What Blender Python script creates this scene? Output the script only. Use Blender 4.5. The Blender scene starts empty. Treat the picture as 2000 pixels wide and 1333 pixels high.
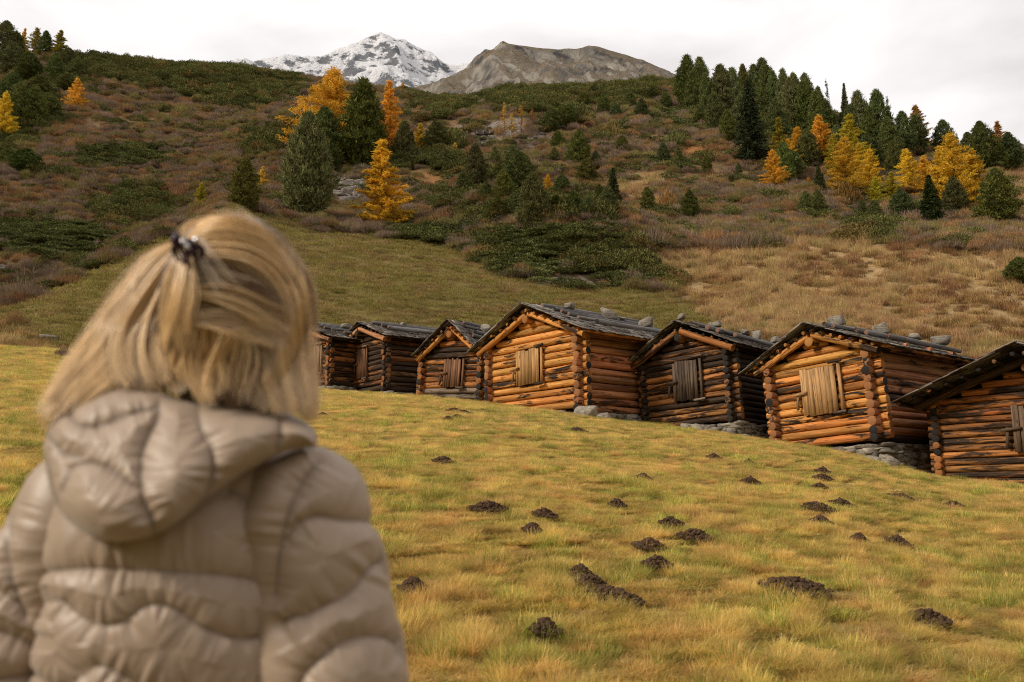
import bpy, math, random
import numpy as np
from mathutils import Matrix, Vector
# ---------------------------------------------------------------- camera
F=1700.0; PIT=math.atan(320/1700); ROL=-0.01
CP,SP,CR,SR=math.cos(PIT),math.sin(PIT),math.cos(ROL),math.sin(ROL)
sc=bpy.context.scene
COL=bpy.data.collections.new("valley"); sc.collection.children.link(COL)
cam=bpy.data.cameras.new("camera"); camo=bpy.data.objects.new("camera",cam); COL.objects.link(camo); sc.camera=camo
cam.sensor_width=36; cam.lens=F/2000*36; cam.clip_start=.05; cam.clip_end=9000
R_=Vector((1,0,0)); U_=Vector((0,-SP,CP)); Fw=Vector((0,CP,SP))
Xc=CR*R_+SR*U_; Yc=-SR*R_+CR*U_; Zc=-Fw
camo.matrix_world=Matrix(((Xc.x,Yc.x,Zc.x,0),(Xc.y,Yc.y,Zc.y,0),(Xc.z,Yc.z,Zc.z,0),(0,0,0,1)))
cam.dof.use_dof=True; cam.dof.focus_distance=19.0; cam.dof.aperture_fstop=3.8
# ---------------------------------------------------------------- world and sun
SUN_EL,SUN_AZ=math.radians(33),math.radians(-112)     # azimuth from +y towards +x : sun stands to the left, a little behind the camera
w=bpy.data.worlds.new("World"); sc.world=w; w.use_nodes=True
nt=w.node_tree; nt.nodes.clear(); N=nt.nodes.new; L=nt.links.new
out=N('ShaderNodeOutputWorld'); bg=N('ShaderNodeBackground'); bg.inputs[1].default_value=.1
sky=N('ShaderNodeTexSky'); sky.sky_type='NISHITA'; sky.sun_disc=False; sky.sun_elevation=SUN_EL; sky.sun_rotation=SUN_AZ
tc=N('ShaderNodeTexCoord'); mp=N('ShaderNodeMapping'); mp.inputs['Scale'].default_value=(1,1,2.6)
n1=N('ShaderNodeTexNoise'); n1.inputs['Scale'].default_value=2.1; n1.inputs['Detail'].default_value=6; n1.inputs['Roughness'].default_value=.5; n1.inputs['Distortion'].default_value=.4
cr=N('ShaderNodeValToRGB'); e=cr.color_ramp.elements
e[0].position=.40; e[0].color=(5.0,4.65,4.55,1); e[1].position=.56; e[1].color=(7.0,6.75,6.6,1)
L(tc.outputs['Generated'],mp.inputs['Vector']); L(mp.outputs[0],n1.inputs['Vector']); L(n1.outputs['Fac'],cr.inputs['Fac'])
mx=N('ShaderNodeMix'); mx.data_type='RGBA'; mx.inputs[0].default_value=.93
L(sky.outputs[0],mx.inputs[6]); L(cr.outputs[0],mx.inputs[7]); L(mx.outputs[2],bg.inputs[0]); L(bg.outputs[0],out.inputs[0])
sl=bpy.data.lights.new("sun",'SUN'); sl.energy=1.9; sl.angle=math.radians(12); sl.color=(1,.9,.76)
so=bpy.data.objects.new("sun",sl); COL.objects.link(so)
sd=Vector((math.sin(SUN_AZ)*math.cos(SUN_EL),math.cos(SUN_AZ)*math.cos(SUN_EL),math.sin(SUN_EL)))
so.rotation_euler=sd.to_track_quat('Z','Y').to_euler()
sc.view_settings.view_transform='Standard'; sc.view_settings.look='None'; sc.view_settings.exposure=.68; sc.view_settings.gamma=1
sc.cycles.use_denoising=True; sc.cycles.filter_width=1.0; sc.cycles.denoising_prefilter='NONE'; sc.cycles.max_bounces=5; sc.cycles.diffuse_bounces=3; sc.cycles.transparent_max_bounces=6
rng=np.random.default_rng(7); random.seed(7)
# ---------------------------------------------------------------- helpers
def ray(u,v):
    du,dv=u-1000,v-666.5; a=du*CR+dv*SR; b=-du*SR+dv*CR
    zz=-b/F; return np.array([a/F+0*zz,CP-SP*zz,SP+CP*zz])
def at(u,v,y):                 # world point on the sight line of a pixel measured in the photo, at depth y
    d=ray(u,v); return d*(y/d[1])
def px(P):
    P=np.asarray(P,float); x,y,z=P[...,0],P[...,1],P[...,2]
    yy=np.maximum(y*CP+z*SP,1e-3); zz=-y*SP+z*CP; a=F*x/yy; b=-F*zz/yy
    return 1000+a*CR-b*SR, 666.5+a*SR+b*CR
def unit(v): return v/np.maximum(np.linalg.norm(v,axis=-1,keepdims=True),1e-9)
def hsh(i,j,s):
    n=(i*374761393+j*668265263+s*974634777)&0xffffffff
    n=((n^(n>>13))*1274126177)&0xffffffff
    return ((n^(n>>16))&0xffff)/65535.0
def vnoise(x,y,s=0):
    x=np.asarray(x,float); y=np.asarray(y,float)
    i=np.floor(x).astype(np.int64); j=np.floor(y).astype(np.int64); fx=x-i; fy=y-j
    fx=fx*fx*(3-2*fx); fy=fy*fy*(3-2*fy)
    return (hsh(i,j,s)*(1-fx)+hsh(i+1,j,s)*fx)*(1-fy)+(hsh(i,j+1,s)*(1-fx)+hsh(i+1,j+1,s)*fx)*fy
def fbm(x,y,o=4,s=0):
    t=0;a=.5
    for k in range(o): t=t+a*(vnoise(x,y,s+k)-.5)*2; x=x*2.03+11.3; y=y*2.03+7.1; a*=.5
    return t
def sst(a,b,x): t=np.clip((x-a)/(b-a),0,1); return t*t*(3-2*t)
def mesh(name,V,faces,mats=(),parent=None,smooth=False,attrs=None,midx=None,link=True,loc=None):
    """faces: list of int arrays (n,k) of any k; attrs: {name:(type,array)} on points"""
    me=bpy.data.meshes.new(name); V=np.asarray(V,np.float32)
    me.vertices.add(len(V)); me.vertices.foreach_set('co',V.ravel())
    faces=[np.asarray(f,np.int32) for f in faces if len(f)]
    tot=np.concatenate([np.full(len(f),f.shape[1],np.int32) for f in faces]); li=np.concatenate([f.ravel() for f in faces])
    me.loops.add(len(li)); me.loops.foreach_set('vertex_index',li)
    me.polygons.add(len(tot)); st=np.concatenate([[0],np.cumsum(tot)[:-1]]).astype(np.int32)
    me.polygons.foreach_set('loop_start',st)
    if smooth: me.polygons.foreach_set('use_smooth',np.ones(len(tot),bool))
    for m in mats: me.materials.append(m)
    if midx is not None: me.polygons.foreach_set('material_index',np.asarray(midx,np.int32))
    for k,(ty,arr) in (attrs or {}).items():
        a=me.attributes.new(k,ty,'POINT'); arr=np.asarray(arr,np.float32)
        a.data.foreach_set({'FLOAT':'value','FLOAT_VECTOR':'vector','FLOAT_COLOR':'color'}[ty],arr.ravel())
    me.update(calc_edges=True); me.validate()
    o=bpy.data.objects.new(name,me)
    if link: COL.objects.link(o)
    if parent is not None: o.parent=parent
    if loc is not None: o.location=loc
    return o
def tag(o,label=None,cat=None,group=None,kind=None):
    for k,v in (('label',label),('category',cat),('group',group),('kind',kind)):
        if v: o[k]=v
    return o
def empty(name,M=None,loc=None):
    o=bpy.data.objects.new(name,None); COL.objects.link(o); o.empty_display_size=.2
    if M is not None: o.matrix_world=M
    if loc is not None: o.location=loc
    return o
class MB:
    """collects pieces of one mesh, each with a log coordinate and a tone"""
    def __init__(s): s.V=[];s.F3=[];s.F4=[];s.m3=[];s.m4=[];s.lc=[];s.tn=[];s.n=0
    def add(s,V,quads=(),tris=(),lc=None,tone=(1,1,1,0),m4=0,m3=0):
        V=np.asarray(V,float); n=len(V); s.V.append(V)
        if len(quads): q=np.asarray(quads,int)+s.n; s.F4.append(q); s.m4.append(np.full(len(q),m4) if np.isscalar(m4) else np.asarray(m4))
        if len(tris): t=np.asarray(tris,int)+s.n; s.F3.append(t); s.m3.append(np.full(len(t),m3) if np.isscalar(m3) else np.asarray(m3))
        s.lc.append(V if lc is None else np.asarray(lc,float)); tone=np.asarray(tone,float)
        s.tn.append(np.tile(tone,(n,1)) if tone.ndim==1 else tone); s.n+=n
    def build(s,name,mats,parent=None,smooth=True,link=True):
        fs=[];mi=[]
        if s.F4: fs.append(np.concatenate(s.F4)); mi.append(np.concatenate(s.m4))
        if s.F3: fs.append(np.concatenate(s.F3)); mi.append(np.concatenate(s.m3))
        return mesh(name,np.concatenate(s.V),fs,mats,parent,smooth,{'lc':('FLOAT_VECTOR',np.concatenate(s.lc)),'tone':('FLOAT_COLOR',np.concatenate(s.tn))},np.concatenate(mi),link)
def log(mb,p,q,r0,r1=None,tone=(1,1,1,0),seg=None,sides=12,wob=.06,capm=1):
    p=np.asarray(p,float); q=np.asarray(q,float); r1=r0 if r1 is None else r1
    ax=q-p; ln=np.linalg.norm(ax); ax/=ln; seg=seg or max(2,int(ln/.28))
    up=np.array([0,0,1.]) if abs(ax[2])<.9 else np.array([1.,0,0]); e1=np.cross(ax,up); e1/=np.linalg.norm(e1); e2=np.cross(e1,ax)
    t=np.linspace(0,1,seg+1); th=np.arange(sides)*2*np.pi/sides+rng.random()*6
    off=rng.random(3)*50; T,TH=np.meshgrid(t,th,indexing='ij')
    rr=(r0+(r1-r0)*T)*(1+wob*(vnoise(T*ln*1.6+off[0],np.cos(TH)*1.3+off[1],3)-.5)*2+wob*.5*np.sin(TH*2+off[2]))
    bx=(vnoise(t*ln*.5+off[0],t*0+off[1],5)-.5)*r0*.35; bz=(vnoise(t*ln*.5+off[0],t*0+off[2],9)-.5)*r0*.35
    bx[[0,-1]]*=.3; C=p+np.outer(t*ln,ax)+np.outer(bx,e1)+np.outer(bz,e2)
    y=rr*np.cos(TH); z=rr*np.sin(TH)
    V=C[:,None,:]+y[...,None]*e1+z[...,None]*e2
    lc=np.stack([T*ln+off[0],y+off[1]*0,z+0*y],-1)+np.array([0,0,0]); lc2=lc.copy(); lc2[...,1]+=off[1]; lc2[...,2]+=off[2]
    V=V.reshape(-1,3); i=np.arange(seg)[:,None]*sides+np.arange(sides)[None]; j=np.arange(seg)[:,None]*sides+(np.arange(sides)[None]+1)%sides
    quads=np.stack([i,i+sides,j+sides,j],-1).reshape(-1,4)
    mb.add(V,quads,lc=lc2.reshape(-1,3),tone=tone)
    # end caps with bevelled rim; lc holds the radial position for the rings
    for k,(c,s_) in enumerate(((C[0],-1),(C[-1],1))):
        ring=V[:sides] if k==0 else V[-sides:]
        inner=c+(ring-c)*.93+ax*s_*r0*.05; cen=c+ax*s_*r0*.06
        VV=np.concatenate([ring,inner,[cen]]); n=sides; a=np.arange(n); b=(a+1)%n
        qq=np.stack([a,b,b+n,a+n],-1); tt=np.stack([a+n,b+n,np.full(n,2*n)],-1)
        if k: qq=qq[:,::-1]; tt=tt[:,::-1]
        qq=qq[:,::-1]; tt=tt[:,::-1]
        tone2=np.array(tone,float); tone2[3]=min(1,max(0,tone2[3]*.5+rng.random()**1.6*.85)) if capm else tone2[3]
        d=VV-c; l3=np.stack([d@e1,d@e2,np.full(len(VV),0.)+off[0]],-1)/max(r0,.01)
        mb.add(VV,qq,tt,lc=l3,tone=tone2,m4=capm,m3=capm)
def box(mb,c,X,Y,Z,tone=(1,1,1,0),m=0,jit=0.0):
    """centre and three half-axis vectors; lc runs along X"""
    c,X,Y,Z=[np.asarray(k,float) for k in (c,X,Y,Z)]; V=[];lc=[];o=rng.random(3)*40
    for sx in (-1,1):
        for sy in (-1,1):
            for sz in (-1,1):
                V.append(c+sx*X+sy*Y+sz*Z+(rng.random(3)-.5)*jit); lc.append((sx*np.linalg.norm(X)+o[0],sy*np.linalg.norm(Y)+o[1],sz*np.linalg.norm(Z)+o[2]))
    q=[(0,1,3,2),(4,6,7,5),(0,4,5,1),(2,3,7,6),(0,2,6,4),(1,5,7,3)]
    if np.dot(np.cross(X,Y),Z)<0: q=[t[::-1] for t in q]
    mb.add(V,q,lc=lc,tone=tone,m4=m)
# ---------------------------------------------------------------- materials
def mat(name):
    m=bpy.data.materials.new(name); m.use_nodes=True; t=m.node_tree; t.nodes.clear()
    o=t.nodes.new('ShaderNodeOutputMaterial'); b=t.nodes.new('ShaderNodeBsdfPrincipled'); t.links.new(b.outputs[0],o.inputs[0])
    b.inputs['Specular IOR Level'].default_value=.25
    return m,t,b,o
class G:
    def __init__(s,t): s.t=t
    def n(s,ty,**kw):
        x=s.t.nodes.new(ty)
        for k,v in kw.items(): setattr(x,k,v)
        return x
    def set(s,sock,v):
        if isinstance(v,bpy.types.NodeSocket): s.t.links.new(v,sock)
        elif v is not None: sock.default_value=v
    def attr(s,name,ty='GEOMETRY'): x=s.n('ShaderNodeAttribute'); x.attribute_name=name; x.attribute_type=ty; return x
    def mapv(s,v,scale=(1,1,1),loc=(0,0,0)):
        x=s.n('ShaderNodeMapping'); s.set(x.inputs[0],v); x.inputs['Scale'].default_value=scale; x.inputs['Location'].default_value=loc; return x.outputs[0]
    def noise(s,v,scale=1,detail=4,rough=.55,dist=0):
        x=s.n('ShaderNodeTexNoise'); s.set(x.inputs['Vector'],v); x.inputs['Scale'].default_value=scale; x.inputs['Detail'].default_value=detail
        x.inputs['Roughness'].default_value=rough; x.inputs['Distortion'].default_value=dist; return x.outputs['Fac']
    def vor(s,v,scale=1,feat='F1',rnd=1):
        x=s.n('ShaderNodeTexVoronoi',feature=feat); s.set(x.inputs['Vector'],v); x.inputs['Scale'].default_value=scale; x.inputs['Randomness'].default_value=rnd; return x
    def ramp(s,f,stops,interp='LINEAR'):
        x=s.n('ShaderNodeValToRGB'); s.set(x.inputs[0],f); r=x.color_ramp; r.interpolation=interp
        while len(r.elements)<len(stops): r.elements.new(.5)
        for el,(p,c) in zip(r.elements,stops): el.position=p; el.color=(c,c,c,1) if np.isscalar(c) else (*c[:3],1)
        return x.outputs[0]
    def mix(s,f,a,b,mode='MIX'):
        x=s.n('ShaderNodeMix',data_type='RGBA',blend_type=mode); s.set(x.inputs[0],f)
        s.set(x.inputs[6],(*a[:3],1) if isinstance(a,tuple) else a); s.set(x.inputs[7],(*b[:3],1) if isinstance(b,tuple) else b); return x.outputs[2]
    def m(s,op,a,b=None,c=None,clamp=False):
        x=s.n('ShaderNodeMath',operation=op,use_clamp=clamp); s.set(x.inputs[0],a); s.set(x.inputs[1],b)
        if c is not None: s.set(x.inputs[2],c)
        return x.outputs[0]
    def bump(s,h,strength=.5,dist=.02,normal=None):
        x=s.n('ShaderNodeBump'); s.set(x.inputs['Height'],h); x.inputs['Strength'].default_value=strength; x.inputs['Distance'].default_value=dist; return x.outputs[0]
    def hsv(s,c,h=None,sa=None,v=None):
        x=s.n('ShaderNodeHueSaturation'); s.set(x.inputs['Color'],c); s.set(x.inputs['Hue'],h); s.set(x.inputs['Saturation'],sa); s.set(x.inputs['Value'],v); return x.outputs[0]
def leafmat(name,trans=.3,attr='tone',objcol=False,hv=(.03,.25)):
    """leaf material: colour from the mesh, varied per object; diffuse plus translucent"""
    m=bpy.data.materials.new(name); m.use_nodes=True; t=m.node_tree; t.nodes.clear(); g=G(t)
    o=g.n('ShaderNodeOutputMaterial'); d=g.n('ShaderNodeBsdfDiffuse'); tr=g.n('ShaderNodeBsdfTranslucent'); mx=g.n('ShaderNodeMixShader')
    c=g.attr(attr).outputs['Color']; oi=g.n('ShaderNodeObjectInfo')
    if objcol: c=g.mix(1.0,c,oi.outputs['Color'],'MULTIPLY')
    r=oi.outputs['Random']; h=g.m('MULTIPLY_ADD',r,hv[0],.5-hv[0]/2); v=g.m('MULTIPLY_ADD',g.m('FRACT',g.m('MULTIPLY',r,7.31)),hv[1],1-hv[1]/2)
    c=g.hsv(c,h,1.0,v)
    g.set(d.inputs[0],c); g.set(tr.inputs[0],c); mx.inputs[0].default_value=trans
    t.links.new(d.outputs[0],mx.inputs[1]); t.links.new(tr.outputs[0],mx.inputs[2]); t.links.new(mx.outputs[0],o.inputs[0]); return m
def scatter(name,P,rz,scl,idx,sources,tilt=None,kind='stuff',label=None,cat=None):
    P=np.asarray(P,np.float32); n=len(P); me=bpy.data.meshes.new(name); me.vertices.add(n); me.vertices.foreach_set('co',P.ravel())
    ro=np.zeros((n,3),np.float32); ro[:,2]=rz
    if tilt is not None: ro[:,:2]=tilt
    for k,ty,arr in (('rot','FLOAT_VECTOR',ro),('scl','FLOAT_VECTOR',np.asarray(scl,np.float32) if np.ndim(scl)==2 else np.repeat(np.asarray(scl,np.float32)[:,None],3,1))):
        a=me.attributes.new(k,ty,'POINT'); a.data.foreach_set('vector',arr.ravel())
    a=me.attributes.new('idx','INT','POINT'); a.data.foreach_set('value',np.asarray(idx,np.int32))
    o=bpy.data.objects.new(name,me); COL.objects.link(o)
    ng=bpy.data.node_groups.new(name,'GeometryNodeTree'); ng.interface.new_socket('Geometry',in_out='INPUT',socket_type='NodeSocketGeometry'); ng.interface.new_socket('Geometry',in_out='OUTPUT',socket_type='NodeSocketGeometry')
    nn=ng.nodes.new; gi=nn('NodeGroupInput'); go=nn('NodeGroupOutput'); iop=nn('GeometryNodeInstanceOnPoints'); jn=nn('GeometryNodeJoinGeometry')
    for s_ in reversed(sources):
        oi=nn('GeometryNodeObjectInfo'); oi.inputs['Object'].default_value=s_; oi.inputs['As Instance'].default_value=True
        ng.links.new(oi.outputs['Geometry'],jn.inputs[0])
    def na(nm,dt): x=nn('GeometryNodeInputNamedAttribute'); x.data_type=dt; x.inputs['Name'].default_value=nm; return x.outputs['Attribute']
    ng.links.new(gi.outputs[0],iop.inputs['Points']); ng.links.new(jn.outputs[0],iop.inputs['Instance'])
    iop.inputs['Pick Instance'].default_value=True; ng.links.new(na('idx','INT'),iop.inputs['Instance Index'])
    e2r=nn('FunctionNodeEulerToRotation'); ng.links.new(na('rot','FLOAT_VECTOR'),e2r.inputs[0]); ng.links.new(e2r.outputs[0],iop.inputs['Rotation'])
    ng.links.new(na('scl','FLOAT_VECTOR'),iop.inputs['Scale']); ng.links.new(iop.outputs[0],go.inputs[0])
    md=o.modifiers.new('scatter','NODES'); md.node_group=ng
    tag(o,label,cat,kind=kind); return o
# ---------------------------------------------------------------- the lie of the land
# columns of heights: for each azimuth, (distance, sight height) pairs read off the photograph
UC=[-700,-350,0,150,300,450,600,750,900,1050,1200,1350,1500,1650,1800,2000,2400,2800]
crest_r=[40,38,36,35,33,31.5,30,28,25.5,23.5,22.6,21.8,20.4,19,17.4,15.4,13,12]
crest_v=[650,668,692,700,712,732,765,777,790,806,827,843,866,890,932,960,1024,1070]
rows=[
 (62,[640,635,612,585,560,545,545,550,560,575,590,600,610,620,640,672,700,720]) ,
 ([70,72,74,78,82,86,88,88,88,88,88,88,88,88,88,88,88,88],[690,660,622,540,460,403,434,447,462,470,480,480,470,472,470,478,490,500]),
 ([90,92,96,100,104,106,110,112,112,112,112,112,112,112,112,112,112,112],[700,680,650,600,520,428,420,415,410,410,410,420,430,432,440,450,470,480]),
 (140,[480,470,455,445,425,388,360,345,330,325,325,340,350,360,372,390,410,420]),
 (185,[330,320,300,290,285,275,250,242,225,222,225,235,250,262,285,318,340,350]),
 ([330,330,320,310,310,305,300,290,255,250,245,240,240,235,232,232,235,240],[160,152,137,120,129,141,164,184,204,184,176,176,206,240,282,330,345,350]),
 ([450]*18,[300,300,260,250,250,260,270,290,300,300,300,300,330,360,400,420,430,430]),
]
def elt(u,v): d=ray(u,v); return math.atan2(d[0],d[1]), d[2]/math.hypot(d[0],d[1])
def pch(x,xp,fp):            # smooth monotone-ish cubic (finite-difference tangents)
    xp=np.asarray(xp,float); fp=np.asarray(fp,float); x=np.clip(x,xp[0],xp[-1])
    h=np.diff(xp); d=np.diff(fp)/h; m=np.zeros_like(fp); m[0]=d[0]; m[-1]=d[-1]; m[1:-1]=(d[:-1]*h[1:]+d[1:]*h[:-1])/(h[:-1]+h[1:])
    i=np.clip(np.searchsorted(xp,x)-1,0,len(h)-1); t=(x-xp[i])/h[i]; t2=t*t; t3=t2*t
    return (2*t3-3*t2+1)*fp[i]+(t3-2*t2+t)*h[i]*m[i]+(-2*t3+3*t2)*fp[i+1]+(t3-t2)*h[i]*m[i+1]
GZ=-1.36
def rowdata():
    R=[];
    th=[];T=[]
    a=[elt(u,v) for u,v in zip(UC,crest_v)]
    out=[(np.array([x[0] for x in a]),np.array(crest_r,float),np.array([x[1] for x in a]))]
    for r,vs in rows:
        a=[elt(u,v) for u,v in zip(UC,vs)]; rr=np.full(len(UC),float(r)) if np.isscalar(r) else np.array(r,float)
        out.append((np.array([x[0] for x in a]),rr,np.array([x[1] for x in a])))
    return out
RD=rowdata()
def base_h(th,r):
    """height of the land at azimuth th, horizontal distance r (arrays of equal shape)"""
    th=np.asarray(th,float); r=np.asarray(r,float); shp=r.shape; th=th.ravel(); r=r.ravel()
    Rk=[];Zk=[]
    for k,(a,rr,T) in enumerate(RD):
        R=pch(th,a,rr); t=pch(th,a,T); z=R*t
        Rk.append(R); Zk.append(z)
        if k==0: Rk.append(R+6.0); Zk.append(z+.15)      # terrace the huts stand on
    Rk=[np.zeros_like(r),Rk[0]*.5]+Rk+[np.full_like(r,4500.)]
    Zk=[np.full_like(r,GZ),GZ+(Zk[0]-GZ)*.53]+Zk+[Zk[-1]*0+60]
    Rk=np.array(Rk); Zk=np.array(Zk)                      # rows x points
    n=len(Rk); z=np.zeros_like(r)
    dz=np.diff(Zk,axis=0)/np.diff(Rk,axis=0)
    h=np.diff(Rk,axis=0); m=np.zeros_like(Zk); m[0]=dz[0]; m[-1]=dz[-1]; m[1:-1]=(dz[:-1]*h[1:]+dz[1:]*h[:-1])/(h[:-1]+h[1:])
    # limit tangents (monotone where the data is)
    lim=3*np.minimum(np.abs(dz[:-1]),np.abs(dz[1:])); s=np.sign(dz[:-1])*np.sign(dz[1:])
    m[1:-1]=np.where(s>0,np.clip(m[1:-1],-lim,lim),m[1:-1]*.3)
    idx=np.zeros(len(r),int)
    for k in range(1,n-1): idx+= (r>=Rk[k])
    a=np.arange(len(r)); h0=h[idx,a]; t=(r-Rk[idx,a])/h0; t2=t*t;t3=t2*t
    z=(2*t3-3*t2+1)*Zk[idx,a]+(t3-2*t2+t)*h0*m[idx,a]+(-2*t3+3*t2)*Zk[idx+1,a]+(t3-t2)*h0*m[idx+1,a]
    return z.reshape(shp)
def crest(th): return pch(np.asarray(th,float),RD[0][0],RD[0][1])
KNOLLS=[]
def land(x,y):
    x=np.asarray(x,float); y=np.asarray(y,float); r=np.hypot(x,y); th=np.arctan2(x,y); z=base_h(np.clip(th,-1.2,1.2),r)
    rc=crest(np.clip(th,-1.2,1.2))
    z=z+.022*fbm(x*.9,y*.9,3,1)*sst(1,4,r)+.012*fbm(x*3.1,y*3.1,2,6)*sst(1,4,r)
    far=sst(rc+8,rc+30,r); z=z+far*(.6*fbm(x*.07,y*.07,4,20)+.3*fbm(x*.35,y*.35,3,30))
    for (kx,ky,rx,ry,hh) in KNOLLS:
        d2=((x-kx)/rx)**2+((y-ky)/ry)**2; z=z+hh*np.exp(-d2**1.5)*(1+.35*fbm(x*.2,y*.2,3,45))
    z=z+sst(92,125,r)*(3.0*fbm(x*.045,y*.045,4,40)-np.abs(fbm(x*.12,y*.12,3,50))*1.2)
    return z
LR=np.exp(np.linspace(math.log(2.0),math.log(440),1500))
def hit(u,v):
    """where the sight line of a photo pixel meets the land (skyline if it passes over)"""
    th,t=elt(u,v); x=LR*math.sin(th); y=LR*math.cos(th); z=land(x,y); tt=z/LR
    k=np.nonzero(tt>=t)[0]
    k=k[0] if len(k) else int(np.argmax(np.where(LR<380,tt,-9)))
    return np.array([x[k],y[k],z[k]])
K_=[hit(1000,455),hit(1150,500),hit(690,380),hit(1080,262)]
KNOLLS+=[(K_[0][0],K_[0][1],8,6,3.8),(K_[1][0],K_[1][1],8,7,4.2),(K_[2][0],K_[2][1],6,5,2.2),(K_[3][0],K_[3][1],12,9,4.0)]
def sdpoly(u,v,poly):
    """signed distance in pixels (+ inside)"""
    P=np.asarray(poly,float); Q=np.roll(P,-1,0); d=np.full(np.shape(u),1e9); ins=np.zeros(np.shape(u),bool)
    for (x0,y0),(x1,y1) in zip(P,Q):
        dx,dy=x1-x0,y1-y0; t=np.clip(((u-x0)*dx+(v-y0)*dy)/(dx*dx+dy*dy+1e-9),0,1)
        d=np.minimum(d,np.hypot(u-x0-t*dx,v-y0-t*dy))
        c=((y0>v)!=(y1>v)); xx=(x1-x0)*(v-y0)/((y1-y0) if y1!=y0 else 1e-9)+x0; ins^=c&(u<xx)
    return np.where(ins,d,-d)
PASTURE=[(-900,760),(-50,640),(0,612),(100,562),(250,487),(430,407),(520,410),(600,445),(760,455),(880,475),(930,500),(990,545),(1130,570),(1320,580),(1400,620),(1480,660),(1600,760),(1600,1400),(-900,1400)]
TAWNY=[(1330,572),(1245,500),(1290,482),(1500,488),(1540,468),(1620,465),(1700,478),(1900,485),(2900,480),(2900,1400),(1600,1400),(1560,760),(1480,660),(1400,620)]
TAWNY2=[[(1400,345),(1440,372),(1560,392),(1570,372),(1530,362),(1470,360)],[(1925,332),(2900,330),(2900,480),(1990,470),(1960,400)],[(-900,640),(0,640),(170,680),(165,720),(-900,720)],[(1235,345),(1290,350),(1300,420),(1230,420),(1205,370)]]
ORANGE=[[(230,265),(300,262),(430,228),(440,240),(370,258),(300,285),(250,285)],[(560,350),(540,330),(600,300),(640,310),(600,345)],[(790,345),(860,350),(920,380),(900,400),(800,370)],[(1010,360),(1100,350),(1120,420),(1040,440)],[(1380,210),(1400,300),(1330,290)],[(1480,590),(1700,680),(1800,720),(1700,720),(1500,640)]]
DWARF=[[(170,100),(470,118),(590,150),(600,195),(500,210),(380,200),(300,180),(190,140)],[(840,200),(930,168),(1090,160),(1300,150),(1330,180),(1290,210),(1200,215),(1130,205),(1080,240),(1000,215),(930,225),(850,240)],[(180,395),(330,378),(380,392),(330,432),(200,440)],[(460,270),(540,245),(590,250),(560,290),(470,300)],
 [(760,300),(860,300),(930,320),(930,350),(860,345),(780,330)],[(860,385),(930,400),(1000,385),(1180,390),(1200,430),(1100,440),(930,425),(870,410)],[(90,130),(170,110),(170,180),(90,180)],[(0,170),(100,170),(110,260),(0,340)],[(400,140),(480,130),(500,190),(420,200)],[(800,185),(900,178),(880,205),(800,205)],
 [(1340,170),(1440,180),(1600,215),(1700,250),(1760,290),(1700,300),(1560,290),(1400,250)],[(940,480),(1000,470),(1000,500),(950,505)],[(1080,480),(1200,470),(1290,520),(1310,570),(1200,540),(1100,530)],[(1640,440),(1740,440),(1740,475),(1650,470)]]
MATS=[[(960,455),(1060,450),(1180,465),(1260,510),(1320,568),(1250,560),(1120,520),(1000,540),(950,500)],[(770,440),(870,445),(880,475),(800,470)],[(0,440),(180,440),(230,470),(180,520),(60,500),(0,480)],[(120,300),(300,290),(340,330),(200,345)],[(960,505),(1060,510),(1060,540),(980,535)],[(380,160),(560,180),(560,215),(440,220)],[(1330,215),(1380,205),(1380,235),(1300,250)]]
ROCKY=[[(640,345),(770,375),(800,430),(700,405),(650,395)],[(850,405),(920,430),(925,465),(880,455)],[(900,250),(1060,235),(1090,290),(1000,300),(900,290)],[(1060,535),(1200,540),(1200,560),(1080,555)],[(1200,230),(1240,250),(1240,280),(1205,270)],[(130,120),(170,130),(170,165),(145,150)]]
def anyp(u,v,polys,soft=10):
    d=np.full(np.shape(u),-1e9)
    for p in polys: d=np.maximum(d,sdpoly(u,v,p))
    return sst(-soft,soft,d)
def regions(P):
    x,y=P[...,0],P[...,1]; u,v=px(P); r=np.hypot(x,y); rc=crest(np.clip(np.arctan2(x,y),-1.2,1.2)); far=r>rc+5
    s=np.where(r>50,40,16)
    uu=u+s*(fbm(x*.09,y*.09,4,60)+.5*fbm(x*.7,y*.7,3,62)); vv=v+s*.6*(fbm(x*.09,y*.09,4,70)+.5*fbm(x*.7,y*.7,3,72))
    lc=r<92                        # this side of the spur
    past=np.where(lc,sst(-8,8,sdpoly(uu,vv,PASTURE)),0)
    past=np.where((y<0)|(r<rc),1,past)
    meadow=1-sst(rc+3,rc+7,r); 
    taw=np.maximum(sst(-14,14,sdpoly(uu,vv,TAWNY))*lc,anyp(uu,vv,TAWNY2,14)*.8); taw=taw*(1-meadow)
    pt=vnoise(x*.5,y*.5,80)*.6+vnoise(x*1.7,y*1.7,81)*.4; ora=anyp(uu,vv,ORANGE,22)*(1-meadow)*sst(.25,.6,pt)*.8; dw=anyp(uu,vv,DWARF,12)*(r>50); mt=anyp(uu,vv,MATS,10)*(r>50); rk=anyp(uu,vv,ROCKY,14)*sst(.35,.6,1-pt)*(r>50)
    return dict(meadow=meadow,past=past,taw=taw,ora=ora,dw=dw,mt=mt,rk=rk,u=u,v=v,r=r,rc=rc)
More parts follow.
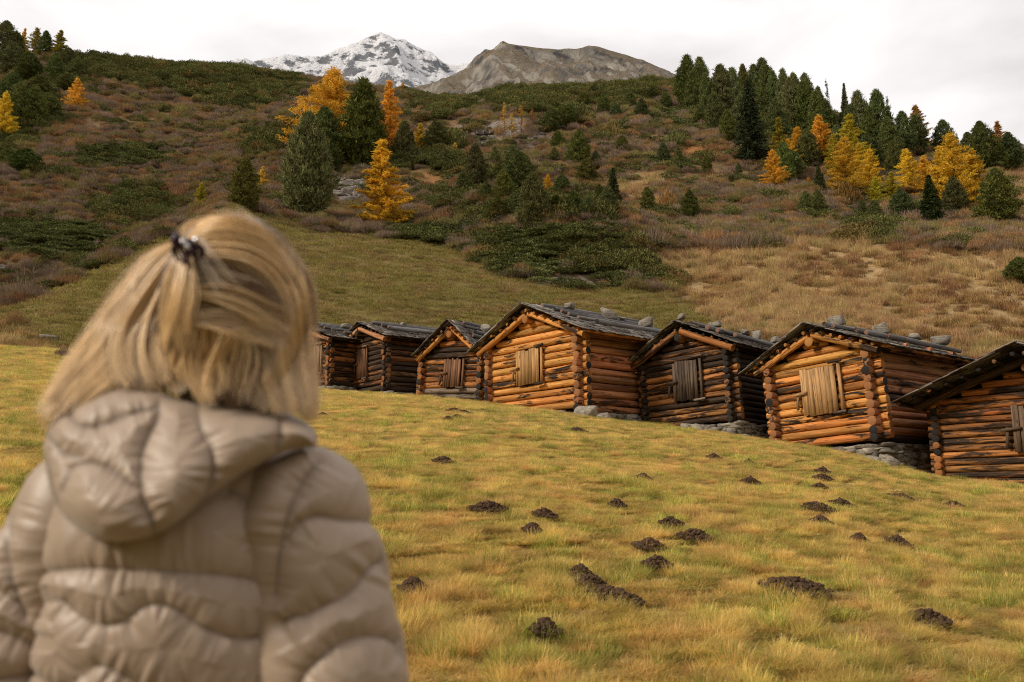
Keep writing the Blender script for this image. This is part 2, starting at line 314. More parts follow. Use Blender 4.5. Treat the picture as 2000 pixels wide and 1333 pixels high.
# ---- ground material
def ground_mat():
    m,t,b,o=mat('ground'); g=G(t); m1=g.n('ShaderNodeSeparateColor'); g.set(m1.inputs[0],g.attr('m1').outputs['Color']); m2=g.n('ShaderNodeSeparateColor'); g.set(m2.inputs[0],g.attr('m2').outputs['Color'])
    geo=g.n('ShaderNodeNewGeometry').outputs['Position']
    nA=g.noise(geo,.35,6,.6); nB=g.noise(geo,2.2,5,.65); nC=g.noise(geo,9,5,.7); nD=g.noise(geo,60,4,.7)
    soil=g.mix(g.ramp(nB,[(.3,0),(.7,1)]),(.11,.062,.034),(.30,.17,.08))
    soil=g.mix(g.ramp(g.noise(geo,1.1,6,.7),[(.48,0),(.62,1)]),soil,(.10,.10,.04))
    soil=g.mix(1,soil,g.ramp(nC,[(.25,.5),(.75,1.35)]),'MULTIPLY')
    pas=g.mix(g.ramp(nA,[(.3,0),(.7,1)]),(.20,.16,.05),(.32,.23,.08)); pas=g.mix(g.ramp(nC,[(.40,0),(.66,.8)]),pas,(.24,.17,.06)); pas=g.mix(g.ramp(nB,[(.55,0),(.72,.7)]),pas,(.12,.075,.035))
    pas=g.mix(g.ramp(g.noise(geo,26,5,.75),[(.42,0),(.6,.75)]),pas,(.055,.055,.014))
    tw=g.mix(g.ramp(nB,[(.3,0),(.65,1)]),(.30,.195,.085),(.48,.34,.165)); tw=g.mix(g.ramp(nC,[(.45,0),(.7,.8)]),tw,(.16,.09,.04))
    orr=g.mix(nB,(.30,.12,.035),(.46,.22,.07)); md=g.mix(g.ramp(nD,[(.35,0),(.65,1)]),(.15,.115,.035),(.36,.27,.09))
    rk=g.mix(g.ramp(nB,[(.35,0),(.6,1)]),(.07,.055,.045),(.30,.27,.24)); grn=g.mix(nC,(.03,.045,.012),(.09,.10,.03))
    c=soil; c=g.mix(m2.outputs[2],c,grn); c=g.mix(m2.outputs[0],c,orr); c=g.mix(m1.outputs[2],c,tw); c=g.mix(m1.outputs[1],c,pas); c=g.mix(m2.outputs[1],c,rk); c=g.mix(m1.outputs[0],c,md)
    g.set(b.inputs['Base Color'],c); b.inputs['Roughness'].default_value=.95; b.inputs['Specular IOR Level'].default_value=.1
    h=g.m('ADD',nC,g.m('MULTIPLY',nD,.4)); g.set(b.inputs['Normal'],g.bump(h,.8,.12)); return m
def build_ground():
    fine=np.linspace(-.72,.72,760); side=np.concatenate([np.linspace(.74,math.pi,60)]); th=np.concatenate([-side[::-1][1:],fine,side])   # ring, closes at pi
    rr=np.concatenate([[.25,.6,1,1.4],np.exp(np.linspace(math.log(1.8),math.log(440),560)),[480,560,700,1000,1600,2600,4500]])
    TH,RR=np.meshgrid(th,rr,indexing='xy'); x=RR*np.sin(TH); y=RR*np.cos(TH); z=land(x,y)
    V=np.stack([x,y,z],-1); n=len(th); k=len(rr); Rg=regions(V)
    m1=np.stack([Rg['meadow'],Rg['past'],Rg['taw'],np.ones_like(z)],-1).reshape(-1,4); m2=np.stack([Rg['ora'],Rg['rk'],np.maximum(Rg['mt'],Rg['dw']*.7),np.ones_like(z)],-1).reshape(-1,4)
    V=V.reshape(-1,3); i=np.arange(k-1)[:,None]*n+np.arange(n)[None]; j=np.arange(k-1)[:,None]*n+(np.arange(n)[None]+1)%n
    q=np.stack([i,j,j+n,i+n],-1).reshape(-1,4)
    V=np.concatenate([V,[[0,0,float(land(0.01,.01))]]]); a=np.arange(n); tr=np.stack([np.full(n,len(V)-1),(a+1)%n,a],-1)
    m1=np.concatenate([m1,m1[:1]]); m2=np.concatenate([m2,m2[:1]])
    o=mesh('ground',V,[q,tr],[ground_mat()],smooth=True,attrs={'m1':('FLOAT_COLOR',m1),'m2':('FLOAT_COLOR',m2)}); tag(o,kind='structure')
build_ground()
# ---------------------------------------------------------------- far mountains
def ridge_mesh(name,sky,r0,r1,amp,m,seed,base_v,res=(420,130)):
    us=np.array([p[0] for p in sky],float); vs=np.array([p[1] for p in sky],float)
    U=np.linspace(us[0],us[-1],res[0]); Vv=np.interp(U,us,vs); sV=Vv.copy()
    dirs=[elt(a,b) for a,b in zip(U,sV)]; th=np.array([d[0] for d in dirs]); Tt=np.array([d[1] for d in dirs])
    Tb=np.array([elt(a,base_v)[1] for a in U])
    s=np.linspace(0,1.35,res[1]); S,TH=np.meshgrid(s,th,indexing='ij')
    r=r0+(r1-r0)*S; x=r*np.sin(TH); y=r*np.cos(TH)
    prof=np.where(S<=1,S**.9,1-(S-1)*1.6)
    zt=Tt[None]*r1; zb=Tb[None]*r0*.85; z=zb+(zt-zb)*prof
    k=r1/100.; cx,cy=x/k,y/k
    w1=fbm(cx*.10,cy*.10,5,seed); rid=1-np.abs(fbm(cx*.16+cy*.05+w1*.6,cy*.10,5,seed+9))*2.2
    z=z+amp*(w1*1.0+rid*.55-.4)*np.minimum(S*2.5,1)*np.where(S<.93,1,np.clip(1-(S-.93)/.07,.22,1))
    V=np.stack([x,y,z],-1).reshape(-1,3); n=res[0]; i=np.arange(res[1]-1)[:,None]*n+np.arange(n-1)[None]
    q=np.stack([i,i+1,i+1+n,i+n],-1).reshape(-1,4)
    o=mesh(name,V,[q],[m],smooth=True); tag(o,kind='structure'); return o
def rock_mat():
    m,t,b,o=mat('mountain_rock'); g=G(t); P=g.n('ShaderNodeNewGeometry'); pos=P.outputs['Position']
    p=g.mapv(pos,(.02,.02,.007)); p=g.n('ShaderNodeMapping'); g.set(p.inputs[0],pos); p.inputs['Rotation'].default_value=(0,.5,0); p.inputs['Scale'].default_value=(.045,.03,.011)
    st=g.noise(p.outputs[0],1.2,8,.62,.5); f=g.noise(pos,.03,8,.65); ff=g.noise(pos,.12,6,.7)
    rock=g.ramp(st,[(.38,(.05,.045,.042)),(.47,(.14,.125,.105)),(.55,(.24,.215,.175)),(.70,(.30,.28,.24))])
    grass=g.mix(g.ramp(ff,[(.35,0),(.65,1)]),(.10,.075,.05),(.18,.14,.09))
    sep=g.n('ShaderNodeSeparateXYZ'); g.set(sep.inputs[0],P.outputs['Normal'])
    k=g.m('ADD',g.m('MULTIPLY',sep.outputs[2],.9),g.m('MULTIPLY',f,.75)); k=g.ramp(k,[(.96,0),(1.10,.9)])
    g.set(b.inputs['Base Color'],g.mix(k,rock,grass)); b.inputs['Roughness'].default_value=.9
    g.set(b.inputs['Normal'],g.bump(g.m('ADD',st,g.m('MULTIPLY',ff,.4)),1,9)); return m
def snow_mat():
    m,t,b,o=mat('snowy_rock'); g=G(t); P=g.n('ShaderNodeNewGeometry'); pos=P.outputs['Position']
    sep=g.n('ShaderNodeSeparateXYZ'); g.set(sep.inputs[0],P.outputs['Normal'])
    mp=g.n('ShaderNodeMapping'); g.set(mp.inputs[0],pos); mp.inputs['Rotation'].default_value=(0,.35,0); mp.inputs['Scale'].default_value=(.006,.006,.011)
    a=g.noise(mp.outputs[0],1.1,10,.68,.6); c=g.noise(pos,.018,8,.72)
    k=g.m('ADD',g.m('MULTIPLY',sep.outputs[2],.35),g.m('ADD',g.m('MULTIPLY',a,.75),g.m('MULTIPLY',c,.55)))
    sn=g.ramp(k,[(.81,0),(.85,1)])
    rock=g.mix(c,(.10,.11,.125),(.26,.265,.28))
    g.set(b.inputs['Base Color'],g.mix(sn,rock,(.80,.80,.82))); b.inputs['Roughness'].default_value=.85
    g.set(b.inputs['Normal'],g.bump(g.m('ADD',a,c),1,30)); return m
ridge_mesh('snowy_mountain',[(300,190),(420,130),(470,120),(510,112),(560,102),(600,103),(625,104),(650,92),(675,88),(700,76),(720,66),(742,60),(762,68),(790,76),(820,88),(850,108),(868,118),(915,124),(980,140),(1200,200)],1500,2400,95,snow_mat(),101,330)
ridge_mesh('rocky_mountain',[(700,200),(760,182),(820,166),(850,158),(880,148),(910,133),(940,108),(970,95),(1010,88),(1060,90),(1130,88),(1150,85),(1185,94),(1220,103),(1260,118),(1300,132),(1340,148),(1420,175),(1600,250)],430,760,24,rock_mat(),131,330)
ridge_mesh('distant_mountain',[(1800,330),(1850,290),(1900,266),(1940,262),(1975,270),(2000,284),(2100,320),(2300,420)],900,1400,20,rock_mat(),151,420,(160,60))
# ---------------------------------------------------------------- timber
def wood_mat(name,streak=1.0,grey=0.0):
    m,t,b,o=mat(name); g=G(t); lc=g.attr('lc').outputs['Vector']; tn=g.attr('tone'); col=tn.outputs['Color']; wx=tn.outputs['Alpha']
    s1=g.noise(g.mapv(lc,(1.3,26,26)),1,6,.65,.3); s2=g.noise(g.mapv(lc,(.8,7,7)),1,5,.6,.2); s3=g.noise(g.mapv(lc,(3,55,55)),1,4,.7)
    kn=g.vor(g.mapv(lc,(2.4,9,9)),1).outputs['Distance']; knot=g.ramp(kn,[(.05,1),(.13,0)])
    c=g.mix(1,col,g.ramp(s2,[(.25,.62),(.55,1.0),(.8,1.3)]),'MULTIPLY'); c=g.mix(1,c,g.ramp(s1,[(.3,.34),(.5,1.0),(.72,1.45)]),'MULTIPLY')
    c=g.mix(knot,c,(.035,.014,.006))
    # weathered, charred streaks driven by the alpha of the tone
    wn=g.noise(g.mapv(lc,(1.1,6,6),(7,3,1)),1,7,.72,.6); k=g.m('ADD',wn,g.m('MULTIPLY',g.m('SUBTRACT',wx,.5),.42)); k=g.ramp(k,[(.50,0),(.57,1)])
    dark=g.mix(g.ramp(s1,[(.35,0),(.68,1)]),(.008,.006,.005),(.085,.052,.032)); c=g.mix(k,c,dark)
    crack=g.ramp(s3,[(.27,1),(.34,0)]); c=g.mix(crack,c,(.008,.005,.003))
    g.set(b.inputs['Base Color'],c); b.inputs['Roughness'].default_value=.7; b.inputs['Specular IOR Level'].default_value=.12
    h=g.m('ADD',g.m('MULTIPLY',s1,.8),g.m('MULTIPLY',s3,.5)); g.set(b.inputs['Normal'],g.bump(h,.9,.012)); return m
def end_mat():
    m,t,b,o=mat('timber_end_grain'); g=G(t); lc=g.attr('lc').outputs['Vector']; tn=g.attr('tone'); wx=tn.outputs['Alpha']
    sep=g.n('ShaderNodeSeparateXYZ'); g.set(sep.inputs[0],lc); r=g.m('SQRT',g.m('ADD',g.m('POWER',sep.outputs[0],2.),g.m('POWER',sep.outputs[1],2.)))
    nz=g.noise(g.mapv(lc,(2.5,2.5,9)),1,4,.6); rr=g.m('ADD',r,g.m('MULTIPLY',nz,.16)); ring=g.m('SINE',g.m('MULTIPLY',rr,46.))
    an=g.m('ARCTAN2',sep.outputs[1],sep.outputs[0]); cmb=g.n('ShaderNodeCombineXYZ'); g.set(cmb.inputs[0],g.m('MULTIPLY',an,2.6)); g.set(cmb.inputs[1],g.m('MULTIPLY',r,.4)); g.set(cmb.inputs[2],sep.outputs[2])
    ck=g.ramp(g.noise(cmb.outputs[0],1.8,2,.5),[(.26,1),(.31,0)])
    c=g.mix(1,g.mix(.55,tn.outputs['Color'],(.30,.12,.035)),g.ramp(ring,[(0,.72),(1,1.1)]),'MULTIPLY'); c=g.mix(ck,c,(.01,.006,.004))
    k=g.m('ADD',g.noise(g.mapv(lc,(1.4,1.4,5)),1,3,.5),g.m('MULTIPLY',g.m('SUBTRACT',wx,.5),.9)); k=g.ramp(k,[(.52,0),(.62,1)])
    c=g.mix(k,c,(.018,.015,.013)); g.set(b.inputs['Base Color'],c); b.inputs['Roughness'].default_value=.75; g.set(b.inputs['Normal'],g.bump(g.m('ADD',ring,g.m('MULTIPLY',ck,-3.)),.35,.006)); return m
def stone_mat(name,a=(.17,.15,.125),c2=(.40,.36,.30),lich=(.30,.27,.13)):
    m,t,b,o=mat(name); g=G(t); lc=g.n('ShaderNodeTexCoord').outputs['Object']; oi=g.n('ShaderNodeObjectInfo').outputs['Random']
    n1=g.noise(lc,5,6,.7); n2=g.noise(g.mapv(lc,(4,4,14)),3,5,.7,.4); n3=g.noise(lc,26,4,.7)
    c=g.mix(g.ramp(n1,[(.3,0),(.65,1)]),a,c2); c=g.mix(1,c,g.ramp(n2,[(.3,.55),(.6,1.1)]),'MULTIPLY'); c=g.mix(g.ramp(n1,[(.6,0),(.72,.5)]),c,lich)
    c=g.mix(1,c,g.attr('tone').outputs['Color'],'MULTIPLY')
    g.set(b.inputs['Base Color'],c); b.inputs['Roughness'].default_value=.9; g.set(b.inputs['Normal'],g.bump(g.m('ADD',n2,n3),.9,.03)); return m
WOOD=wood_mat('timber'); ENDG=end_mat(); STONE=stone_mat('lichened_stone'); METAL,_t,_b,_o=mat('iron'); _b.inputs['Base Color'].default_value=(.03,.03,.032,1); _b.inputs['Roughness'].default_value=.5
def rock_piece(mb,c,s,flat=1.0,tone=1.0,rot=None,sub=2):
    """one irregular stone: a chipped, faceted block"""
    n=9 if sub<2 else 15
    th=np.linspace(0,np.pi,n); ph=np.arange(n+3)*2*np.pi/(n+3); T,Pp=np.meshgrid(th,ph,indexing='ij')
    d=np.stack([np.sin(T)*np.cos(Pp),np.sin(T)*np.sin(Pp),np.cos(T)],-1).reshape(-1,3)
    ax_=np.array([[1,0,0],[-1,0,0],[0,1,0],[0,-1,0],[0,0,1],[0,0,-1]],float)+rng.normal(size=(6,3))*.20; pl=np.concatenate([ax_,rng.normal(size=(4,3))]); pl/=np.linalg.norm(pl,axis=1)[:,None]; off=np.concatenate([.62+.25*rng.random(6),.78+.3*rng.random(4)])
    q=d@pl.T; r=np.min(np.where(q>.05,off/np.maximum(q,.05),9),axis=1); r=np.minimum(r,1.3)
    V=d*r[:,None]; V*=np.array(s)*np.array([1,1,flat])
    a=rng.random()*6.28 if rot is None else rot; ca,sa=math.cos(a),math.sin(a); ti=(rng.random(2)-.5)*.3
    V=np.stack([V[:,0]*ca-V[:,1]*sa,V[:,0]*sa+V[:,1]*ca,V[:,2]+V[:,0]*ti[0]+V[:,1]*ti[1]],-1)+np.array(c)
    m=n+3; i=np.arange(n-1)[:,None]*m+np.arange(m)[None]; j=np.arange(n-1)[:,None]*m+(np.arange(m)[None]+1)%m
    mb.add(V,np.stack([i,i+m,j+m,j],-1).reshape(-1,4),tone=(tone,tone*.98,tone*.95,0))
HUTS={ # front-right corner x,y, height of the top course, yaw, width, length, log pitch, rise, eave, log-end, gable overhang, roof lift, tilt
 2:(-4.094,28.029,5.325,0.938,3.256,3.600,0.172,0.559,0.514,0.153,0.318,0.319,-0.027,0.017),
 3:(-0.820,25.492,4.406,0.664,2.428,3.600,0.180,0.897,0.223,0.222,0.450,0.231,-0.082,-0.005),
 4:(1.701,21.032,3.986,0.854,3.417,3.600,0.186,0.753,0.593,0.234,0.468,0.399,-0.011,0.013),
 5:(5.153,20.354,3.452,0.790,2.456,3.600,0.145,0.618,0.434,0.219,0.375,0.337,0.037,-0.012),
 6:(7.506,17.995,2.986,0.916,2.422,3.600,0.178,0.545,0.591,0.253,0.462,0.328,0.044,0.002),
 7:(11.020,14.981,1.873,0.792,3.548,3.600,0.134,0.698,0.556,0.162,0.826,0.246,-0.004,-0.016)
}
PAL={ # timber tone, weathering, front / side / roof
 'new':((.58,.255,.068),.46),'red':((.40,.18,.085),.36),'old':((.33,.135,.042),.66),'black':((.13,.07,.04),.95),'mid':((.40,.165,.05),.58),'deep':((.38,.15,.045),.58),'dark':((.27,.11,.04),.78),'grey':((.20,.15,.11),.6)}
def tone(k,j=.12,dw=0):
    c,w_=PAL[k]; f=1+rng.normal()*j*1.5; h=rng.normal()*.09; return (c[0]*f,c[1]*f*(1+h),c[2]*f*(1+h),min(1,max(0,w_+dw+rng.normal()*.13)))
def hut(k,p,front,side,ends,spec,label,shut,stones,low=0,pole_n=6,basey=1.0):
    x,y,zt,yaw,W,Ln,s,rise,oh,e,af,ro,tf,tb=p; ro-=.11
    ex=np.array([math.cos(yaw),-math.sin(yaw),tf]); ey=np.array([math.sin(yaw),math.cos(yaw),tb]); ez=np.cross(ex,ey); ez/=np.linalg.norm(ez); ex/=np.linalg.norm(ex); ey=np.cross(ez,ex)
    o=np.array([x,y,zt-tf*W/2*0+tf*W/2])       # local a in [-W,0]
    def wp(a,b,h): return o+a*ex+b*ey+h*ez
    # ground below each corner decides how many courses there are
    gz={c:float(land(*wp(c[0],c[1],0)[:2])) for c in ((0,0),(-W,0),(0,Ln),(-W,Ln))}
    bot=spec['courses']*s
    M=Matrix(((ex[0],ey[0],ez[0],o[0]),(ex[1],ey[1],ez[1],o[1]),(ex[2],ey[2],ez[2],o[2]),(0,0,0,1)))
    base=Matrix.Translation(Vector((-W/2,Ln/2,-bot)))
    root=empty('log_hut',M@base); tag(root,label,'hut','timber hay huts in a row')
    inv=base.inverted()
    def shift(ob): ob.location=inv.translation; return ob
    R=s*.508; pit=rise/(W/2)-.11/(W/2+oh); top=rise+ro
    def hr(a): return top-pit*abs(a+W/2)
    SA={'x0':-W/2-spec.get('sw',.45)+spec.get('sx',0),'x1':-W/2+spec.get('sw',.45)+spec.get('sx',0),'h0':spec.get('sh',(-.95,-.05))[0],'h1':spec.get('sh',(-.95,-.05))[1]}
    # walls
    fw=MB(); n=spec['courses']; lows=n-low
    i=-1
    h=0.5*s
    lev=0
    hh=s*.5+0.0
    lv=[-(i+.5)*s for i in range(-1,n)]
    for h in lv:
        idx=-h/s; tk=front if idx<lows else spec.get('lowtone','grey'); tn=tone(tk,.14)
        zb=h
        segs=[(-W-e,e)]
        if SA['h0']+s*.2<h<SA['h1']-s*.1: segs=[(-W-e,SA['x0']+.03),(SA['x1']-.03,e)]
        for a0,a1 in segs:
            log(fw,(a0,0,h),(a1,0,h),R*rng.uniform(.94,1.07),None,tn)
    h=1.5*s
    while h<rise+ro-.28:
        half=(top-h-.20)/pit
        half=min(half,W/2+.05)
        if half>.25: log(fw,(-W/2-half,0,h),(-W/2+half,0,h),R*rng.uniform(.94,1.05),None,tone(front,.14))
        h+=s
    shift(fw.build('front_log_wall'.replace('front_',''),[WOOD,ENDG],root))
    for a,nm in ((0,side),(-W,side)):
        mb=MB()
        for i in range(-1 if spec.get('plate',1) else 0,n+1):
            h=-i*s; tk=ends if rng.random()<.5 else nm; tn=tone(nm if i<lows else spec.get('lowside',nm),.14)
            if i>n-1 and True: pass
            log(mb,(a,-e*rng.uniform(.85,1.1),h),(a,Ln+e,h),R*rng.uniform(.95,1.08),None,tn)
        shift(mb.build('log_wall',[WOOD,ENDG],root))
    mb=MB()
    for i in range(-1,n): log(mb,(-W-e,Ln,-(i+.5)*s),(e,Ln,-(i+.5)*s),R,None,tone(side))
    h=1.5*s
    while h<rise+ro-.28:
        half=min((top-h-.2)/pit,W/2+.05)
        if half>.25: log(mb,(-W/2-half,Ln,h),(-W/2+half,Ln,h),R,None,tone(side))
        h+=s
    shift(mb.build('log_wall',[WOOD,ENDG],root))
    # roof frame: ridge beam, barge poles, laths
    f=shift
    mb=MB(); log(mb,(-W/2,-.32,top-.30),(-W/2,Ln+.3,top-.30),R*1.15,None,tone(front,.1)); f(mb.build('ridge_beam',[WOOD,ENDG],root))
    for sg in (-1,1):
        mb=MB(); a1=-W/2+sg*(W/2+oh*.55); log(mb,(-W/2+sg*.05,-.22,top-.14),(a1,-.22,hr(a1)-.16),.075,.085,tone(spec.get('barge',front),.08)); f(mb.build('barge_pole',[WOOD,ENDG],root))
        mb=MB(); a1=-W/2+sg*(W/2+oh*.55); log(mb,(-W/2+sg*.05,Ln+.22,top-.14),(a1,Ln+.22,hr(a1)-.16),.075,.085,tone(side,.08)); f(mb.build('barge_pole',[WOOD,ENDG],root))
    nl=8
    for sg in (-1,1):
        for j in range(nl):
            d=.10+(W/2+oh-.2)*j/(nl-1); a=-W/2+sg*d; mb=MB(); log(mb,(a,-af+.08+rng.random()*.06,hr(a)-.045),(a,Ln+af-.1,hr(a)-.045),.042,None,tone(spec.get('lath',front),.15),seg=8,sides=8); f(mb.build('roof_lath',[WOOD,ENDG],root))
    for b in (Ln*.22,Ln*.5,Ln*.78):
        mb=MB(); hh_=.30*s; log(mb,(-W-.36,b,s*.95),(.42,b,s*.95),R*.85,None,tone(side,.1)); f(mb.build('tie_beam',[WOOD,ENDG],root))
    # shingles: rows of split boards, each row lapping over the one below
    for sg in (-1,1):
        mb=MB(); sl=math.hypot(1,pit); dx=np.array([sg/sl,0,-pit/sl]); nz=np.array([sg*pit/sl,0,1/sl]); tot=(W/2+oh)*sl; nr=8; row=tot/nr
        for r in range(nr):
            lo=tot-row*r; ln=row*1.9; 
            b=-af
            while b<Ln+af-.02:
                wd=rng.uniform(.09,.20); wd=min(wd,Ln+af-b); l2=ln*rng.uniform(.92,1.04); lw=lo+rng.uniform(-.05,.06); hi=max(lw-l2,-.03)
                mid=(lw+hi)/2; lift=.012+.016*r+rng.uniform(-.004,.008)
                t0=spec['roof']; ff=rng.uniform(.55,1.35)
                # tilt each board slightly so that its lower edge stands proud
                X=dx*(lw-hi)/2+nz*(-.006); c=np.array([-W/2,b+wd/2,top])+dx*mid+nz*lift
                X=X+np.array([0,rng.uniform(-.012,.012),0])
                box(mb,c,X,np.array([0,wd/2-.004,0]),nz*.011,tone=(t0[0]*ff,t0[1]*ff,t0[2]*ff,.18+.5*rng.random()),jit=.008)
                b+=wd
        f(mb.build('shingles',[WOOD],root,smooth=False))
    # weight poles along the roof
    for sg in (-1,1):
        for j in range(pole_n):
            d=(W/2+oh-.1)*(j+.35+rng.uniform(-.1,.1))/pole_n; a=-W/2+sg*d; hgt=hr(a)+.165+.03*rng.random(); mb=MB(); g_=rng.uniform(.7,1.3)
            b0=-af*.2+rng.uniform(0,.5) if j else -af*.2+.3; b1=Ln+af-rng.uniform(.05,.5)
            cc=(.17,.16,.155) if (j or sg>0) else (.03,.027,.025)
            log(mb,(a,b0,hgt),(a+rng.uniform(-.05,.05),b1,hgt),.055*rng.uniform(.8,1.2),.045,(cc[0]*g_,cc[1]*g_,cc[2]*g_,.25),wob=.12); f(mb.build('weight_pole',[WOOD,ENDG],root))
    # shutter with its posts and latch
    st=spec['shut']; cx=(SA['x0']+SA['x1'])/2; hw=(SA['x1']-SA['x0'])/2; mb=MB(); npl=spec.get('planks',7); ws=rng.uniform(.75,1.3,npl); ws=ws/ws.sum()*2*hw; a=SA['x0']; cz=(SA['h0']+SA['h1'])/2; hz=(SA['h1']-SA['h0'])/2
    for wd in ws:
        ff=rng.uniform(.7,1.2); d=rng.uniform(-.02,.02); c=st[0]
        box(mb,(a+wd/2,-R-.055+rng.uniform(-.006,.006),cz+d),(0,0,hz+rng.uniform(-.015,.015)),(wd/2-.005,0,0),(0,.014,0),tone=(c[0]*ff,c[1]*ff,c[2]*ff,st[1]),jit=.006); a+=wd
    sh=f(mb.build('shutter',[WOOD],root,smooth=False)); tag(sh,shut)
    def child(ob): return ob
    mb=MB(); box(mb,(SA['x0']-.02,-R-.10,cz-.02),(.17,0,.015),(0,.018,0),(0,0,.028),tone=(*(np.array(st[0])*.75),.3)); box(mb,(SA['x0']-.10,-R-.08,cz-.17),(.02,0,.19),(0,.015,0),(.028,0,0),tone=(*(np.array(st[0])*.6),.4)); child(mb.build('latch',[WOOD],sh,smooth=False))
    mb=MB(); box(mb,(SA['x1']+.10,-R-.05,cz),(0,0,hz+.03),(.032,0,0),(0,.022,0),tone=(*(np.array(st[0])*.95),.3)); f(mb.build('shutter_post',[WOOD],root,smooth=False))
    for hh_ in (SA['h1']+.05,SA['h0']-.03):
        mb=MB(); log(mb,(SA['x1']-.10,-R-.11,hh_),(SA['x1']+.20,-R-.09,hh_+.01),.035,None,tone('grey'),sides=8); f(mb.build('hinge_block',[WOOD,ENDG],root))
    # stone footing under all four walls down to the land
    mb=MB()
    for (a0,b0,a1,b1) in ((-W,0,0,0),(0,0,0,Ln),(-W,Ln,0,Ln),(-W,0,-W,Ln)):
        ln=math.hypot(a1-a0,b1-b0); q=0
        while q<ln:
            a=a0+(a1-a0)*q/ln; b=b0+(b1-b0)*q/ln; P=wp(a,b,-bot); gr=float(land(P[0],P[1]))-.12; dep=P[2]-gr; wd=rng.uniform(.16,.36); hgt=0
            hgt=R*1.2 if True else 0
            while hgt<dep+.10:
                sz=rng.uniform(.035,.085); out=.10+.10*max(0,(hgt/max(dep,.3)))
                oa=rng.uniform(-.1,.06)*0+(out*rng.uniform(.3,1.0) if a0==0 and a1==0 else 0); ob_=-(out*rng.uniform(.3,1.0)) if b0==0 and b1==0 else 0
                rock_piece(mb,(a+oa,b+ob_,-bot-hgt-sz*.6),(wd*rng.uniform(.6,.95),rng.uniform(.13,.2),sz*1.15),1,rng.uniform(.6,1.25),rot=(0 if a0!=a1 else 1.57)+rng.normal()*.25,sub=1); hgt+=sz*1.35
            q+=wd*.8
    if mb.V: f(mb.build('stone_footing',[STONE],root,smooth=False))
    # stones that hold the roof down: things of their own
    for (sa,sb,sz,lab) in stones:
        a=-W/2+sa*(W/2+oh); hgt=hr(a)+.24; mb=MB(); rock_piece(mb,(0,0,0),(sz*1.1,sz*rng.uniform(.6,.9),sz*rng.uniform(.4,.8)),1,rng.uniform(.75,1.05))
        ob=mb.build('roof_stone',[STONE],smooth=False); ob.matrix_world=M@Matrix.Translation(Vector((a,sb*Ln,hgt+sz*.36)))
        tag(ob,lab,'stone','stones weighing down the hut roofs')
    return root,M
def place(u,v,yd):
    P=at(u,v,yd); return P
H=HUTS; OLDG=(.19,.165,.14); NEWG=(.25,.225,.195)
P4=H[4]
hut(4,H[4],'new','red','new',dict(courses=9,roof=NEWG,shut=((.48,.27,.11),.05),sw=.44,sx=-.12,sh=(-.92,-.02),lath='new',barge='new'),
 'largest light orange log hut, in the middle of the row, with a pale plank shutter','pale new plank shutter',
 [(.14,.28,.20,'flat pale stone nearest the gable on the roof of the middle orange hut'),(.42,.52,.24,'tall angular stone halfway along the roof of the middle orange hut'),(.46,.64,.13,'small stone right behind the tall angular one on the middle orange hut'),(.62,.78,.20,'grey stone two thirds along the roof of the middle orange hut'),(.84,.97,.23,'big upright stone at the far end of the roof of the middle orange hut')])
hut(5,H[5],'old','black','black',dict(courses=11,roof=OLDG,shut=((.12,.085,.06),.45),sw=.36,sx=.02,sh=(-1.0,-.02),lath='black',barge='old',planks=8),
 'blackened log hut with a dark shutter between the two bright orange huts','weathered dark grey plank shutter',
 [(-.02,.0,.15,'small stone on the very ridge tip of the blackened hut'),(.25,.22,.17,'pale stone near the front of the blackened hut roof'),(.52,.40,.17,'mossy rounded stone in the middle of the blackened hut roof'),(.45,.62,.20,'bright stone past the middle of the blackened hut roof'),(.70,.66,.19,'bright chipped stone low on the blackened hut roof'),(.80,.88,.15,'grey stone at the far end of the blackened hut roof')])
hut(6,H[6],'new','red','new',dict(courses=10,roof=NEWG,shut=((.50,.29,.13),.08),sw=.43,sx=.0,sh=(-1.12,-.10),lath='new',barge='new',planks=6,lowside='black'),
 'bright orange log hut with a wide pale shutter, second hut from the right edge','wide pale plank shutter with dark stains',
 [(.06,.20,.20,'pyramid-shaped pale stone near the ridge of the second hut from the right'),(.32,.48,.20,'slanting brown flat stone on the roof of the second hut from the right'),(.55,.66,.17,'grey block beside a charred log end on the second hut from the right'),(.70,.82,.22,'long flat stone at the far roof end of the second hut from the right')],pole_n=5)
hut(7,H[7],'deep','deep','black',dict(courses=15,roof=OLDG,shut=((.17,.11,.07),.35),sw=.50,sx=.12,sh=(-.98,-.12),lath='black',barge='deep',planks=8),
 'deep brown log hut cut off by the right edge of the picture','grey brown plank shutter',
 [(-.62,.05,.10,'small dark stone on the left slope of the roof at the right edge')])
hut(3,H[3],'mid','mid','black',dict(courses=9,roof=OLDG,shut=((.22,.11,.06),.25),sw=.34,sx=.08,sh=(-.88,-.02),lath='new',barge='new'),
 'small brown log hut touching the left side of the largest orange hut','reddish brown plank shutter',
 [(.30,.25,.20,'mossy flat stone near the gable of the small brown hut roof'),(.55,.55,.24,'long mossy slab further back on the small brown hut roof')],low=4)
hut(2,H[2],'dark','dark','black',dict(courses=9,roof=OLDG,shut=((.20,.10,.055),.35),sw=.33,sx=.02,sh=(-1.05,-.05),lath='black',barge='red'),
 'dark weathered log hut, second from the left end of the row','narrow brown plank shutter',
 [(.35,.3,.13,'small pale stone on the roof of the dark hut second from the left')])
h1=list(H[2]); B=at(646,668,29.2); h1[0]=B[0]; h1[1]=B[1]; h1[2]=B[2]; h1[3]=.80
hut(1,h1,'mid','old','black',dict(courses=8,roof=OLDG,shut=((.30,.18,.10),.3),sw=.42,sx=.75,sh=(-1.0,-.05),lath='black',barge='red'),
 'farthest log hut, half hidden behind the hair of the woman','worn plank shutter',
 [(.40,.3,.17,'pale stone nearest the gable of the farthest hut roof'),(.62,.42,.18,'larger flat stone on the farthest hut roof')])
